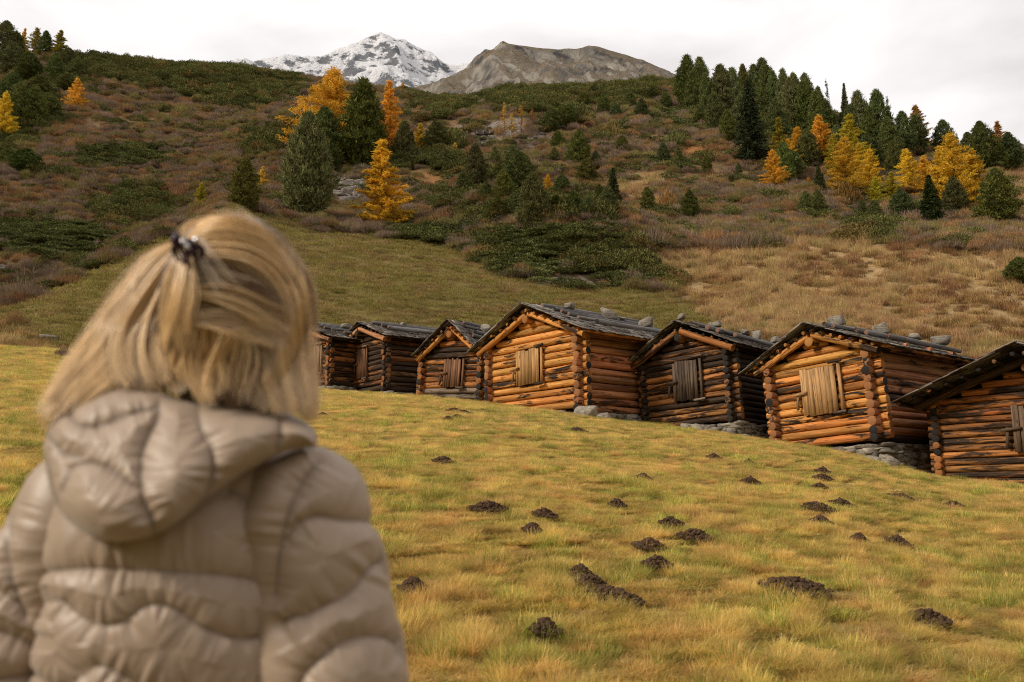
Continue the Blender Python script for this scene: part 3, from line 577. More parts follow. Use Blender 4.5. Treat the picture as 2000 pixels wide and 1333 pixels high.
# ---------------------------------------------------------------- leaves and needles
def quads_from(C,D,W,ln,wd):
    """flat needle sprays: centre C, direction D, side W (unit), half sizes"""
    a=D*ln[:,None]; b=W*wd[:,None]
    V=np.stack([C-a*.6-b*.6,C-a*.6+b*.6,C+a+b*.35,C+a-b*.35],1).reshape(-1,3); n=len(C); return V,np.arange(4*n).reshape(n,4)
def leafmesh(name,C,D,ln,wd,col,m):
    r=unit(rng.normal(size=C.shape)); W=unit(np.cross(D,r)); V,q=quads_from(C,D,W,ln,wd); c=np.repeat(col,4,0); c=np.concatenate([c,np.ones((len(c),1))],1)
    return mesh(name,V,[q],[m],attrs={'tone':('FLOAT_COLOR',c)},link=False).data
PINE_M=leafmat('pine_needles',.12,objcol=True,hv=(.03,.3)); LARCH_M=leafmat('larch_needles',.38,objcol=True,hv=(.012,.2)); SHRUB_M=leafmat('twigs',.05,objcol=False,hv=(.02,.5)); GRASS_M=leafmat('grass_blades',.45,hv=(.045,.62))
BARK,_t,_b,_o=mat('bark'); _g=G(_t); _c=_g.mix(_g.noise(_g.mapv(_g.n('ShaderNodeTexCoord').outputs['Object'],(6,6,1.5)),2,5,.7),(.035,.022,.016),(.17,.105,.07)); _g.set(_b.inputs['Base Color'],_c); _b.inputs['Roughness'].default_value=.9
def crown_pine(seed,W=.27,n=260,tips=40,spire=.0,round_=1.0):
    """stone pine: unit height, dense egg of up-turned tufts"""
    C=[];D=[];ln=[];wd=[];co=[]
    for k in range(n):
        t=(k+rng.random())/n; h=.04+.95*t**.92
        prof=(math.sin(math.pi*min(1,(1-t)*.86+.02))**.75*(1-t)**.22*1.12 if round_ else (1-t)**.85)*(.72+.42*vnoise(k*.13+seed,t*6,seed))
        if t<.12: prof*=.72+2.2*t
        R=W*prof; th=k*2.399+seed+rng.normal()*.35; f=rng.random()**.42
        c=np.array([math.cos(th)*R*f,math.sin(th)*R*f,h-.035*f]); s=(.030+.022*rng.random())*(1-.35*t)
        m_=int(tips*(1.1-.3*t)); d=unit(rng.normal(size=(m_,3))*.55+np.array([math.cos(th)*.55*f,math.sin(th)*.55*f,.85]))
        p=c+d*s*rng.random((m_,1))*1.3+rng.normal(size=(m_,3))*s*.42*np.array([1.2,1.2,.7])
        C.append(p); D.append(d); ln.append(s*(.42+.4*rng.random(m_))); wd.append(s*(.17+.12*rng.random(m_)))
        b=np.array([.085,.100,.030])*rng.uniform(.55,1.4); tip=np.array([.22,.225,.075]); q=rng.random((m_,1))**2.2*.75; co.append(b*(1-q)+tip*q)
    return map(np.concatenate,(C,D,ln,wd,co))
def crown_larch(seed,W=.30,nb=95,tw=150,bare=.10,gap=.0,droop=.25):
    C=[];D=[];ln=[];wd=[];co=[]
    for k in range(nb):
        t=(k+rng.random())/nb; h=bare+(.99-bare)*t; R=W*((1-t)**.78*.98+.03)*(.5+.7*rng.random())
        if t<.15: R*=.7+2*t
        if gap and rng.random()<gap: continue
        th=k*2.399+seed+rng.normal()*.3; dr=np.array([math.cos(th),math.sin(th),0]); m_=int(tw*(.25+R/W)); q=rng.random(m_)**.75
        p=dr*R*q[:,None]; z=h-droop*R*(q**1.5)*1.1+.10*R*q**3*3+.02*rng.normal(size=m_)*(1-q); p[:,2]=z
        p+=rng.normal(size=p.shape)*np.array([.013,.013,.008])*(1.5-q[:,None]*.7)*(W/.3)
        d=unit(dr*.5+rng.normal(size=p.shape)*.6+np.array([0,0,-.05])); C.append(p); D.append(d); ln.append(.013+.012*rng.random(m_)); wd.append(.004+.0035*rng.random(m_))
        b=np.array([1.,1.,1.])*rng.uniform(.75,1.2); co.append(np.clip(b*(.75+.5*rng.random((m_,1))),0,2))
    for _ in range(2): pass
    return map(np.concatenate,(C,D,ln,wd,co))
def crown_spruce(seed,W=.24,nb=150,tw=70,gap=0):
    C=[];D=[];ln=[];wd=[];co=[]
    for k in range(nb):
        if gap and rng.random()<gap: continue
        t=(k+rng.random())/nb; h=.03+.965*t; R=W*((1-t)**.85+.02)*(.7+.4*rng.random()); th=k*2.399+seed+rng.normal()*.3; dr=np.array([math.cos(th),math.sin(th),0]); m_=int(tw*(.25+R/W)); q=rng.random(m_)**.6
        p=dr*R*q[:,None]; p[:,2]=h-.35*R*q+.012*rng.normal(size=m_); p+=rng.normal(size=p.shape)*np.array([.012,.012,.010])
        d=unit(dr*.8+rng.normal(size=p.shape)*.4+np.array([0,0,-.35])); C.append(p); D.append(d); ln.append(.016+.014*rng.random(m_)); wd.append(.006+.004*rng.random(m_))
        b=np.array([.05,.058,.02])*rng.uniform(.6,1.4); qq=rng.random((m_,1))**2*.5; co.append(b*(1-qq)+np.array([.09,.085,.035])*qq)
    return map(np.concatenate,(C,D,ln,wd,co))
def trunk_mesh(name,r=.018,hgt=.95,limbs=14,W=.2,lean=0,z0=.08):
    mb=MB(); log(mb,(0,0,-.04),(lean,0,hgt),r,r*.15,seg=8,sides=7,wob=.1,capm=0)
    for k in range(limbs):
        t=(k+.5)/limbs; h=z0+(hgt-z0)*t*.9; th=k*2.399; R=W*(1-t)*.8+.01
        log(mb,(lean*h,0,h),(math.cos(th)*R,math.sin(th)*R,h+.03-.05*(1-t)),r*.30*(1.1-t),r*.06,seg=2,sides=4,wob=0,capm=0)
    return mb.build(name,[BARK],link=False).data
KINDS={}
def kind(nm,gen,m,tr): KINDS[nm]=(leafmesh('crown',*[x for x in gen][:2],*[None]*0) if False else None)
def mk(gen,m):
    C,D,ln,wd,co=gen; return leafmesh('crown',C,D,ln,wd,co,m)
PINES=[(mk(crown_pine(i*3+1,W=w_,n=n_),PINE_M),w_*2) for i,(w_,n_) in enumerate(((.25,430),(.22,400),(.29,460),(.19,360)))]
PINE_T=trunk_mesh('trunk',.022,.9,6,.12)
LARCHES=[(mk(crown_larch(i*5+2,W=w_,gap=g_,bare=b_,nb=n_),LARCH_M),w_*2) for i,(w_,g_,b_,n_) in enumerate(((.29,.12,.13,110),(.34,.2,.06,110),(.24,.1,.05,100),(.40,.25,.16,120)))]
THIN_L=(mk(crown_larch(77,W=.24,gap=.45,bare=.1,nb=70,tw=34),LARCH_M),.48)
LARCH_T=trunk_mesh('trunk',.018,.97,26,.24)
SPRUCES=[(mk(crown_spruce(3),PINE_M),.48),(mk(crown_spruce(9,W=.15,nb=70,tw=30,gap=.3),PINE_M),.30)]
SPR_T=trunk_mesh('trunk',.014,.98,14,.1)
OL=(.95,.80,.12)
LC={'yellow':(.58,.40,.05),'gold':(.60,.36,.045),'orange':(.58,.31,.055),'rust':(.45,.25,.08),'olive':(.24,.19,.030),'lime':(.40,.33,.040),'pale':(.66,.44,.10),'tan':(.36,.19,.05)}
def tree(k,u,v,hpx,wpx,label,group,col=None,up=0):
    P=hit(u,v); dist=P[1]*CP+P[2]*SP; hh=hpx/F*dist/ (CP) *1.0; ww=wpx/F*dist
    if k=='P': lib=PINES; tm=PINE_T; nm='stone_pine'; cat='pine tree'
    elif k=='L': lib=LARCHES; tm=LARCH_T; nm='larch'; cat='larch tree'
    elif k=='l': lib=[THIN_L]; tm=LARCH_T; nm='larch'; cat='larch tree'
    elif k=='S': lib=SPRUCES[:1]; tm=SPR_T; nm='spruce'; cat='spruce tree'
    else: lib=SPRUCES[1:]; tm=SPR_T; nm='spruce'; cat='spruce tree'
    asp=ww/hh; cands=sorted(range(len(lib)),key=lambda i:abs(math.log(lib[i][1]/asp)))[:2]; i=cands[0] if rng.random()<.6 or len(cands)<2 else cands[1]
    me,w0=lib[i]; sx=ww/w0*(1.38 if k in 'Ll' else 1.0)
    r=empty(nm,loc=(P[0],P[1],P[2]-.05*0)); r.rotation_euler=(rng.normal()*.02,rng.normal()*.02,rng.random()*6.28); r.scale=(sx,sx,hh); tag(r,label,cat,group)
    c=bpy.data.objects.new('crown',me); COL.objects.link(c); c.parent=r
    t=bpy.data.objects.new('trunk',tm); COL.objects.link(t); t.parent=r
    if col is None: f=rng.uniform(.85,1.25); c.color=(f*rng.uniform(.9,1.15),f,f*rng.uniform(.8,1.3),1)
    else: f=rng.uniform(.92,1.08); q=LC[col]; c.color=(q[0]*f*1.15,q[1]*f*1.15*rng.uniform(.94,1.06),q[2],1)
    return P
ORD=['first','second','third','fourth','fifth','sixth','seventh','eighth','ninth','tenth','eleventh','twelfth','thirteenth','fourteenth','fifteenth','sixteenth','seventeenth','eighteenth','nineteenth','twentieth']
g0='conifers clustered above the pasture'
for a in [
 ('P',600,430,222,100,'tallest dark stone pine at the upper edge of the pasture',None),
 ('P',632,345,140,95,'dark stone pine right behind the tallest one by the pasture edge',None),
 ('P',708,335,190,88,'narrow pointed dark pine between two big orange larches',None),
 ('P',475,414,108,60,'egg-shaped dark pine standing alone left of the central tree cluster',None),
 ('L',748,447,178,96,'bright orange larch standing free with its bare trunk on the pasture edge','gold'),
 ('L',642,322,196,165,'biggest golden larch, its top rising against the snowy mountain','gold'),
 ('L',758,300,148,58,'thin rusty orange larch right of the pointed dark pine','orange'),
 ('P',790,315,82,44,'small pine right of the rusty orange larch',None),
 ('L',820,300,60,34,'slim yellow larch between two small pines','yellow'),
 ('P',853,300,66,52,'broad cone pine right of the slim yellow larch',None),
 ('L',889,304,26,18,'tiny pale yellow larch below the scree','pale'),
 ('L',510,378,54,30,'pale yellow larch peeping out behind the lone egg-shaped pine','pale'),
 ('P',810,330,50,30,'low pine in the gap below the slim yellow larch',None)]: tree(*a[:6],g0,a[6])
g1='pines scattered over the middle slope'
for a in [('P',930,376,100,44,'tall blue green pine at the left of the middle slope'),('P',920,378,42,22,'small pine pressed against the left foot of the tall blue green pine'),('P',966,333,48,22,'narrow pine right of the tall blue green pine'),
 ('P',1012,385,92,64,'round topped pine with bronze tips in the middle slope'),('P',985,400,70,44,'bluish pine in front of the round topped bronze pine'),('P',1040,458,122,62,'largest blue green pine above the juniper knoll'),('P',1128,328,78,46,'pointed pine standing on the open slope above the bright little larch'),
 ('P',1098,388,48,36,'pine immediately right of the bright little larch'),('P',1146,362,54,42,'domed pine below the pointed pine on the open slope'),('S',1197,403,76,42,'dark spruce right of the domed pine'),('P',1172,396,38,22,'small pine left of the foot of the dark spruce'),('P',1188,427,64,36,'light green pine in front of the dark spruce'),
 ('P',1267,421,56,32,'cone-shaped pine left of the round orange-brown bush'),('P',1348,436,66,38,'cone-shaped pine right of the round orange-brown bush'),('P',1297,324,46,28,'left one of two small pines under the dwarf pine patch'),('P',1326,333,50,20,'thin right one of two small pines under the dwarf pine patch'),('P',1381,337,34,20,'little pine by the grassy track'),
 ('P',1443,345,28,14,'smallest pine above the grassy track'),('P',1500,345,0,0,''),('P',1254,236,44,28,'upper pine of the pair right under the rocky hill'),('P',1180,224,42,26,'grey green pine left of three under the rocky hill'),('P',1203,236,36,26,'lower middle pine of three under the rocky hill'),('P',1230,216,40,26,'top right pine of three under the rocky hill'),
 ('P',1112,250,44,28,'pine on top of the brown scree slope'),('P',1078,262,52,40,'wide dark pine beside the scree slope'),('P',1082,322,34,20,'tiny pine at the right foot of the scree slope'),('P',848,336,32,16,'sapling pine below the broad cone pine'),('P',1125,390,28,18,'sapling pine behind the juniper bushes'),
 ('P',1062,378,0,0,''),('P',1422,282,68,34,'light green pine left of the big dark spruce'),('P',1370,250,40,30,'dark pine among dwarf pines left of the skyline trees'),('P',883,460,0,0,'')]:
    if a[3]: tree(*a,g1)
tree('L',1071,382,42,24,'bright orange little larch among green pines on the middle slope',g1,'gold')
for i,(u,v,h,w_) in enumerate([(905,395,60,30),(950,400,46,30),(975,358,44,22),(1000,340,60,36),(1025,350,52,34),(1058,430,64,40),(1085,430,50,40),(1120,428,54,44),(1150,432,48,40),(1165,330,36,22),(1215,300,34,26),(1090,300,46,30),(870,330,40,30),(1010,430,60,44),(972,440,54,44),(1100,255,50,36),(1140,215,36,30),(1275,200,34,26),(1300,215,36,26),(1160,195,30,24)]): tree('P',u,v,h,w_,f'{ORD[i]} of the half-hidden shrubby pines in the middle slope, counted in no strict line' if 0 else ['shrubby pine at the left rim of the middle slope','low bluish pine between taller ones at the left','slender young pine above the round topped pine','young pine behind the round topped bronze pine','pine overlapping the bronze pine on its right','dense pine right of the largest blue green one','pine under the bright little larch','bushy pine two steps right of the little larch','last bushy pine over the juniper knoll','tiny pine on the slope beside the pointed pine','small pine left of the bronze dwarf pine','pine under the scree beside dark rocks','stubby pine below the broad cone pine','leafy pine left of the largest blue green one','dark low pine at the left end of the knoll','shadowy pine over the scree crest','pine poking out of the green ridge under the rocky hill','small pine on the green ridge near the skyline forest','second small pine near the skyline forest','pine sprig on the green ridge crest'][i],g1)
g2='tall conifers on the right skyline'
sk=[(1343,210,106,46),(1372,205,98,40),(1388,250,112,34),(1410,250,130,54),(1455,200,80,28),(1492,225,116,54),(1515,235,100,34),(1536,250,122,34),(1560,258,124,40),(1584,262,124,42),(1605,270,106,30)]
for i,(u,v,h,w_) in enumerate(sk): tree('P',u,v,h,w_,f'{ORD[i]} stone pine from the left on the right skyline',g2)
for a in [('S',1470,325,175,84,'big dark brownish spruce in front of the skyline pines'),('s',1626,275,124,22,'spindly spruce with pointed top, left of two on the skyline'),('S',1652,285,126,34,'pointed spruce on the skyline right of the spindly one'),
  ('s',1744,290,108,24,'thin ragged spruce poking above the right skyline')]: tree(*a,g2)
for a in [('P',1690,295,124,46,'broad pine left of two tallest on the right skyline'),('P',1722,300,132,50,'broad pine right of two tallest on the right skyline'),('P',1766,305,92,46,'dark pine under the thin ragged spruce'),('P',1793,305,84,42,'rounded pine in front of the olive skyline larch'),
  ('P',1846,302,70,44,'lone rounded pine between two skyline larches'),('P',1925,332,100,58,'big pyramid pine on the far right ridge'),('P',1893,318,62,36,'lower pine left of the big pyramid pine'),('P',1975,333,76,48,'last pine of the ridge by the right edge'),('P',1955,335,60,36,'small pine before the last pine of the ridge'),
  ('P',1640,330,90,40,'dark pine behind the yellow green larch'),('P',1580,330,80,50,'shaded pine behind the orange larches'),('P',1535,360,86,40,'dark pine between two orange larches'),('P',1748,348,76,30,'slim pine on the brown bushy slope'),('s',1873,300,42,12,'tiny pointed spruce on the far right ridge'),('P',1700,335,70,60,'dark pine beside the yellow green larch')]: tree(*a,g2)
for i,(u,v,h,w_) in enumerate([(1432,238,112,40),(1475,225,104,38),(1503,232,110,40),(1549,262,116,40),(1573,266,112,38),(1596,275,100,38),(1618,285,96,34),(1668,296,96,40),(1706,305,100,40),(1742,312,86,44),(1360,225,96,40),(1398,262,84,40),(1450,270,90,44),(1520,280,90,44),(1600,310,90,46)]): tree('P',u,v,h,w_,f'{ORD[i]} filler pine'if 0 else 'shaded pine in the right skyline wood, '+['between the two leftmost tops','under the fourth top','left of the highest rounded top','right of the highest rounded top','in the deepest shadow','right of the deepest shadow','before the spindly spruce','under the pointed spruce','between the broad pair','right of the broad pair','beside the first top','over the light green pine','behind the big dark spruce','right of the big dark spruce','above the reddest larch'][i],g2)
for i,(u,v,h,w_) in enumerate([(22,150,70,50),(55,160,60,50),(130,140,50,40),(75,205,60,50),(20,205,66,50)]): tree('P',u,v,h,w_,['pine filling the gap under the left skyline larches','dense pine below the wide olive larch','pine between the olive larch and the grey boulder','pine in the thicket above the dark left clump','pine at the left edge above the dark clump'][i],'trees on the left edge of the hillside')
tree('L',1795,300,98,50,'olive brown larch on the right skyline',g2,'tan'); tree('L',1952,300,70,38,'amber larch top showing above the far right ridge',g2,'tan')
g3='autumn larches on the right slope'
for a in [('L',1515,374,84,50,'small orange larch at the left end of the right-hand larches','orange'),('L',1525,330,102,38,'olive larch behind the small orange larch','olive'),('L',1560,318,72,56,'golden yellow larch left of the reddest one','gold'),('L',1604,320,98,60,'reddest orange larch under the skyline trees','orange'),
 ('L',1665,350,132,74,'yellow green pointed larch, tallest of the right slope','lime'),('L',1655,385,118,96,'wide yellow larch with brown bush at its foot','yellow'),('L',1714,407,62,42,'small yellow green larch right of the brown bush','lime'),('L',1780,378,88,62,'yellow larch between the brown bush and the widest larch','yellow'),
 ('L',1872,415,160,108,'widest golden larch of all near the right edge','gold'),('L',1580,367,22,14,'tiny orange larch left of the slim spruce','orange'),('L',1745,395,60,34,'green tinged larch behind the round pine','lime'),('L',1636,352,92,56,'yellow green larch squeezed behind the wide yellow one','lime'),('L',1688,362,84,54,'amber larch right of the tallest yellow green one','yellow'),('L',1812,385,84,52,'small golden larch leaning on the widest larch','gold'),('L',1845,402,120,62,'golden larch merging into the left of the widest one','yellow'),('L',1905,398,110,56,'amber larch merging into the right of the widest one','gold'),('L',1545,330,60,40,'little gold larch left of the shaded pine','gold'),('L',1700,380,90,60,'orange larch with light branches right of the wide yellow one','gold')]: tree(*a[:6],g3,a[6])
g4='pines in front of the larches on the right'
for a in [('S',1605,388,70,36,'slim spruce left of the brown bush'),('P',1600,427,58,32,'right one of two touching pines below the slim spruce'),('P',1577,422,48,32,'left one of two touching pines below the slim spruce'),('P',1762,431,62,50,'round pine in front of the yellow larch'),('S',1822,443,102,66,'dark pointed spruce in front of the widest larch'),
 ('P',1868,427,82,50,'pine close against the trunk of the widest larch'),('P',1951,447,122,76,'largest stone pine near the right edge of the picture'),('P',1710,437,46,32,'small pine among brown shrubs below the small yellow green larch'),('P',1685,421,28,20,'dwarfish pine left of the small pine among brown shrubs'),('P',1657,428,18,12,'tiniest pine among the brown shrubs'),
 ('P',1550,352,58,42,'pine right of the small orange larch'),('P',1995,556,52,64,'dark low pine cut by the right edge above the dry grass'),('P',1940,400,60,30,'pine behind the largest stone pine')]: tree(*a,g4)
g5='trees on the left edge of the hillside'
for a in [('P',8,120,92,64,'dark stone pine on the skyline at the left edge',None),('P',32,105,70,36,'dark pine between yellow larches on the left skyline',None),('P',88,112,62,30,'shaded pine behind the olive larches on the left skyline',None),('P',30,262,104,64,'stone pine in the dark clump at the left edge',None),('P',65,258,96,50,'stone pine at the right of the dark left clump',None),
 ('P',105,165,62,34,'pine left of the grey boulder near the left skyline',None),('P',148,165,54,44,'pine on top of the grey boulder near the left skyline',None),('P',128,182,40,40,'low pine under the grey boulder',None),('P',48,340,50,64,'bushy low pine at the lower left edge',None),('P',15,330,40,40,'low pine touching the left edge',None),('P',90,240,60,60,'spreading pine right of the dark left clump',None),
 ('L',42,105,78,24,'thin yellow larch on the left skyline','gold'),('L',68,106,74,44,'wide olive larch on the left skyline','olive'),('L',115,108,62,36,'olive larch standing alone on the left skyline','olive'),('L',148,216,64,44,'orange larch below the grey boulder','orange'),('L',4,278,102,46,'yellow larch cut by the left edge','yellow'),('L',10,55,32,24,'orange larch top behind the left edge pine','gold'),
 ('s',195,504,46,28,'small spruce on the bushy flat left of the woman',None),('L',390,418,62,34,'lime green young larch beside the spur','lime'),('P',72,290,26,14,'small pine in the brown shrubs on the left',None),
 ('l',298,118,22,12,'first bare larch on the left skyline','tan'),('l',313,119,16,10,'second bare larch on the left skyline','tan'),('P',433,127,17,10,'tiny pine on the skyline left of the snow',None),('l',398,188,24,14,'tiny orange larch on the green left ridge','orange'),('l',370,158,22,14,'faded larch on the green left ridge','tan'),
 ('L',530,142,18,14,'tiny orange larch before the snowy mountain','orange'),('l',157,106,10,10,'smallest orange larch on the left skyline','orange'),('L',787,178,22,22,'orange larch under the saddle of the mountains','orange'),('P',546,145,18,10,'tiny pine before the snowy mountain',None),('L',1018,168,10,12,'tiny orange larch under the rocky hill','orange'),('L',1110,160,16,20,'pale orange larch under the rocky hill','tan'),
 ('l',985,258,60,18,'thin golden larch in the scree','gold'),('l',1000,262,40,20,'second golden larch in the scree','yellow'),('l',1018,262,58,24,'faded larch right of the golden ones in the scree','tan'),('l',1040,250,34,20,'faded orange larch at the top of the scree','tan'),('l',1352,205,46,28,'rust coloured thin larch below the skyline pines','rust'),('l',1375,205,40,24,'bare orange larch left of the second skyline pine','rust'),
 ('l',548,190,14,10,'tiny pale larch on the bare green ridge','orange'),('l',505,230,20,12,'small orange larch among left shrubs','orange')]: tree(*a[:6],g5,a[6])
# ---------------------------------------------------------------- bushes
def bush_mesh(seed,n=520,flat=.62,up=.75,cols=((.10,.065,.05),(.20,.14,.115)),ln=.17,wd=.012,leaf=0,lc=(.1,.1,.03),shell=.5):
    """twiggy dome of radius 1"""
    th=rng.random(n)*6.283; q=rng.random(n)**.5; b=.9+.25*np.sin(th*3+seed)+.12*np.sin(th*5+seed*2)
    x=np.cos(th)*q*b; y=np.sin(th)*q*b; top=flat*np.sqrt(np.maximum(0,1-q**2))*(.8+.4*vnoise(x*2+seed,y*2,seed))
    z=top*(shell+(1-shell)*rng.random(n)); C=np.stack([x,y,z],-1)
    D=unit(np.stack([x*.55,y*.55,np.full(n,up)],-1)+rng.normal(size=(n,3))*.28); a,b2=np.array(cols[0]),np.array(cols[1]); q2=rng.random((n,1)); co=a*(1-q2)+b2*q2
    L_=ln*(.6+.8*rng.random(n)); W_=np.full(n,wd)*(.6+.8*rng.random(n))
    if leaf:
        m_=leaf; i=rng.integers(0,n,m_); C2=C[i]+rng.normal(size=(m_,3))*.06; D2=unit(rng.normal(size=(m_,3))+np.array([0,0,.6])); c2=np.array(lc)*(.6+.8*rng.random((m_,1)))
        C=np.concatenate([C,C2]);D=np.concatenate([D,D2]);co=np.concatenate([co,c2]);L_=np.concatenate([L_,np.full(m_,.055)]);W_=np.concatenate([W_,np.full(m_,.024)])
    return leafmesh('bush',C,D,L_,W_,co,SHRUB_M)
BROWN=[bush_mesh(i,n=1500,wd=.008,ln=.15,cols=((.13,.088,.060),(.35,.255,.18)),up=1.0) for i in (1,2)]+[bush_mesh(3,n=1500,wd=.008,ln=.15,cols=((.16,.085,.040),(.45,.27,.12)),up=.9),bush_mesh(4,n=1300,wd=.009,cols=((.12,.10,.04),(.34,.28,.10)),up=.9,leaf=200,lc=(.16,.14,.05))]
DWARFP=[bush_mesh(5+i,n=1900,flat=.72,cols=((.05,.060,.018),(.20,.195,.065)),ln=.062,wd=.024,up=.35,shell=.3) for i in range(3)]+[bush_mesh(9,n=1900,flat=.72,cols=((.085,.07,.022),(.26,.19,.07)),ln=.062,wd=.024,up=.35,shell=.3)]
MAT_=[bush_mesh(12+i,n=1300,flat=.26,cols=((.05,.065,.02),(.19,.195,.07)),ln=.07,wd=.022,up=.12,shell=.3) for i in range(2)]
ORNB=bush_mesh(20,n=1100,flat=.95,cols=((.16,.085,.03),(.34,.19,.06)),ln=.09,wd=.03,up=.7)
def unlinked(me): o=bpy.data.objects.new(me.name,me); return o
TUFT_COL=((.36,.24,.10),(.72,.52,.26))
def tuft_mesh(n,rad,h,cols,wd=.004,lean=.5,seg=3,mat_=None,green=.0,gc=(.13,.17,.03),curl=.8):
    th=rng.random(n)*6.283; q=np.sqrt(rng.random(n))*rad; bx,by=np.cos(th)*q,np.sin(th)*q; hh=h*(.45+.75*rng.random(n)); a=rng.random(n)*6.283; le=lean*(.3+rng.random(n))
    dx,dy=np.cos(a)*le,np.sin(a)*le; V=[];t=np.linspace(0,1,seg+1); px_,py_=-np.sin(a),np.cos(a); ww=wd*(.6+.8*rng.random(n))
    for s in t:
        k=s**1.6; cx=bx+dx*hh*k; cy=by+dy*hh*k; cz=hh*(s-.45*curl*s**2.4*np.minimum(le,1)); w_=ww*(1-s*.85)
        V.append(np.stack([cx-px_*w_,cy-py_*w_,cz],-1)); V.append(np.stack([cx+px_*w_,cy+py_*w_,cz],-1))
    V=np.stack(V,1); m_=2*(seg+1); base=np.arange(n)[:,None]*m_; F_=np.concatenate([base+np.array([[2*k,2*k+1,2*k+3,2*k+2]]) for k in range(seg)])
    c0,c1=np.array(cols[0]),np.array(cols[1]); r=rng.random((n,1)); c=c0*(1-r)+c1*r; g_=rng.random(n)<green; c[g_]=np.array(gc)*(.7+.6*rng.random((g_.sum(),1)))
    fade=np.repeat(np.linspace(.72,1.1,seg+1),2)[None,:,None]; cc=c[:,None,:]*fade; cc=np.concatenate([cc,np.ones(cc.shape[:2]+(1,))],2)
    return mesh('tuft',V.reshape(-1,3),[F_],[mat_ or GRASS_M],attrs={'tone':('FLOAT_COLOR',cc.reshape(-1,4))},link=False)
def scr_points(n,u0,u1,v0,v1):
    u=rng.uniform(u0,u1,n); v=rng.uniform(v0,v1,n); return u,v
def sample_land(n,t0,t1,r0,r1,pw=0):
    """points over the land between two azimuths and distances; even in log distance"""
    th=rng.uniform(t0,t1,n); r=np.exp(rng.uniform(math.log(r0),math.log(r1),n)); x=r*np.sin(th); y=r*np.cos(th); return np.stack([x,y,land(x,y)],-1)
def facing(P):
    """how squarely the land at P faces the meadow: thins plants where the slope is hidden"""
    return P
# hillside cover: bare shrubs, dwarf pines, heath mats
P=sample_land(60000,-.66,.66,66,330); Rg=regions(P); nz=fbm(P[:,0]*.06,P[:,1]*.06,4,90); n2=fbm(P[:,0]*.3,P[:,1]*.3,3,95); r=Rg['r']
open_=(1-Rg['past'])*(1-Rg['taw'])*(1-Rg['meadow']); rr_=rng.random(len(P))
dwp=Rg['dw']*.85+(n2>.32)*.22; isd=(rr_<dwp)&(open_>.5)&(Rg['rk']<.5); ism=(~isd)&(open_>.5)&(rng.random(len(P))<Rg['mt']*.6+.03)
isb=(~isd)&(~ism)&(open_>.5)&(rng.random(len(P))<np.clip(.62+nz*1.4,.06,.95))&(Rg['ora']<.5)&(Rg['rk']<.4)&(Rg['mt']<.5)
dup=rng.random(len(P))
isd&=dup<.50; isb&=dup<.75
def sc3(P,r,a,b,pz=(.8,1.3)):
    s=rng.uniform(a,b,len(P))*(.55+.0045*r*1.0); return np.stack([s,s*rng.uniform(.8,1.1,len(P)),s*rng.uniform(*pz,len(P))],-1)
Q=P[isb]; scatter('bare_shrubs',Q-[0,0,.1],rng.random(len(Q))*6.28,sc3(Q,r[isb],.8,1.7,(.8,1.25)),rng.integers(0,4,len(Q)),[unlinked(m) for m in BROWN],label='grey brown leafless shrubs covering the hillside',cat='shrubs'); nb_=len(Q)
Q=P[isd]; scatter('dwarf_pines',Q-[0,0,.15],rng.random(len(Q))*6.28,sc3(Q,r[isd],1.0,2.4,(.75,1.25)),rng.choice(4,len(Q),p=(.3,.28,.27,.15)),[unlinked(m) for m in DWARFP],label='dark green dwarf mountain pines creeping over the ridges',cat='shrubs'); nd_=len(Q)
Q=P[ism]; scatter('juniper_mats',Q-[0,0,.05],rng.random(len(Q))*6.28,sc3(Q,r[ism],1.2,2.4,(.8,1.2)),rng.integers(0,2,len(Q)),[unlinked(m) for m in MAT_],label='low green juniper mats between the shrubs',cat='shrubs'); nm_=len(Q)
print('shrubs',nb_,nd_,nm_)
# nearer knoll of junipers and dwarf pine above the pasture, and shrub belt over the dry grass
P=sample_land(16000,-.66,.66,48,92); Rg=regions(P); r=Rg['r']; ok=(Rg['meadow']<.1)&(Rg['past']<.4)&(Rg['taw']<.4)
near=ok&(Rg['v']>380); Q=P[near&(Rg['mt']>.35)]; scatter('juniper_mats',Q-[0,0,.05],rng.random(len(Q))*6.28,sc3(Q,np.full(len(Q),70.),.7,1.5,(.9,1.4)),rng.integers(0,2,len(Q)),[unlinked(m) for m in MAT_],label='green juniper carpet on the knoll above the pasture',cat='shrubs')
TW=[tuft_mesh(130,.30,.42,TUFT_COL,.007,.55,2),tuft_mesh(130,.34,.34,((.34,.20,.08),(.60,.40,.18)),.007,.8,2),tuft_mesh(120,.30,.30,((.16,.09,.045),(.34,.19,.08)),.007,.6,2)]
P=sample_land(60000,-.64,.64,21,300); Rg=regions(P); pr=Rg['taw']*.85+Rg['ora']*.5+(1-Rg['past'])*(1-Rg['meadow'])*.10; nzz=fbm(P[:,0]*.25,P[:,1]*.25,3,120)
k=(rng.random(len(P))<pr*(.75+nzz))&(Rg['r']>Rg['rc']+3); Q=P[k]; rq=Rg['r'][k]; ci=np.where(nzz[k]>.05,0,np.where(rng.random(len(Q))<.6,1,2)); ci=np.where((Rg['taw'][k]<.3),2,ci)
s=rng.uniform(.6,1.4,len(Q))*(.5+rq*.014); scatter('dry_grass',Q,rng.random(len(Q))*6.28,s,ci,[unlinked(o.data) for o in TW],label='tall tawny dry grass on the slope behind the huts',cat='grass'); print('dry',len(Q))
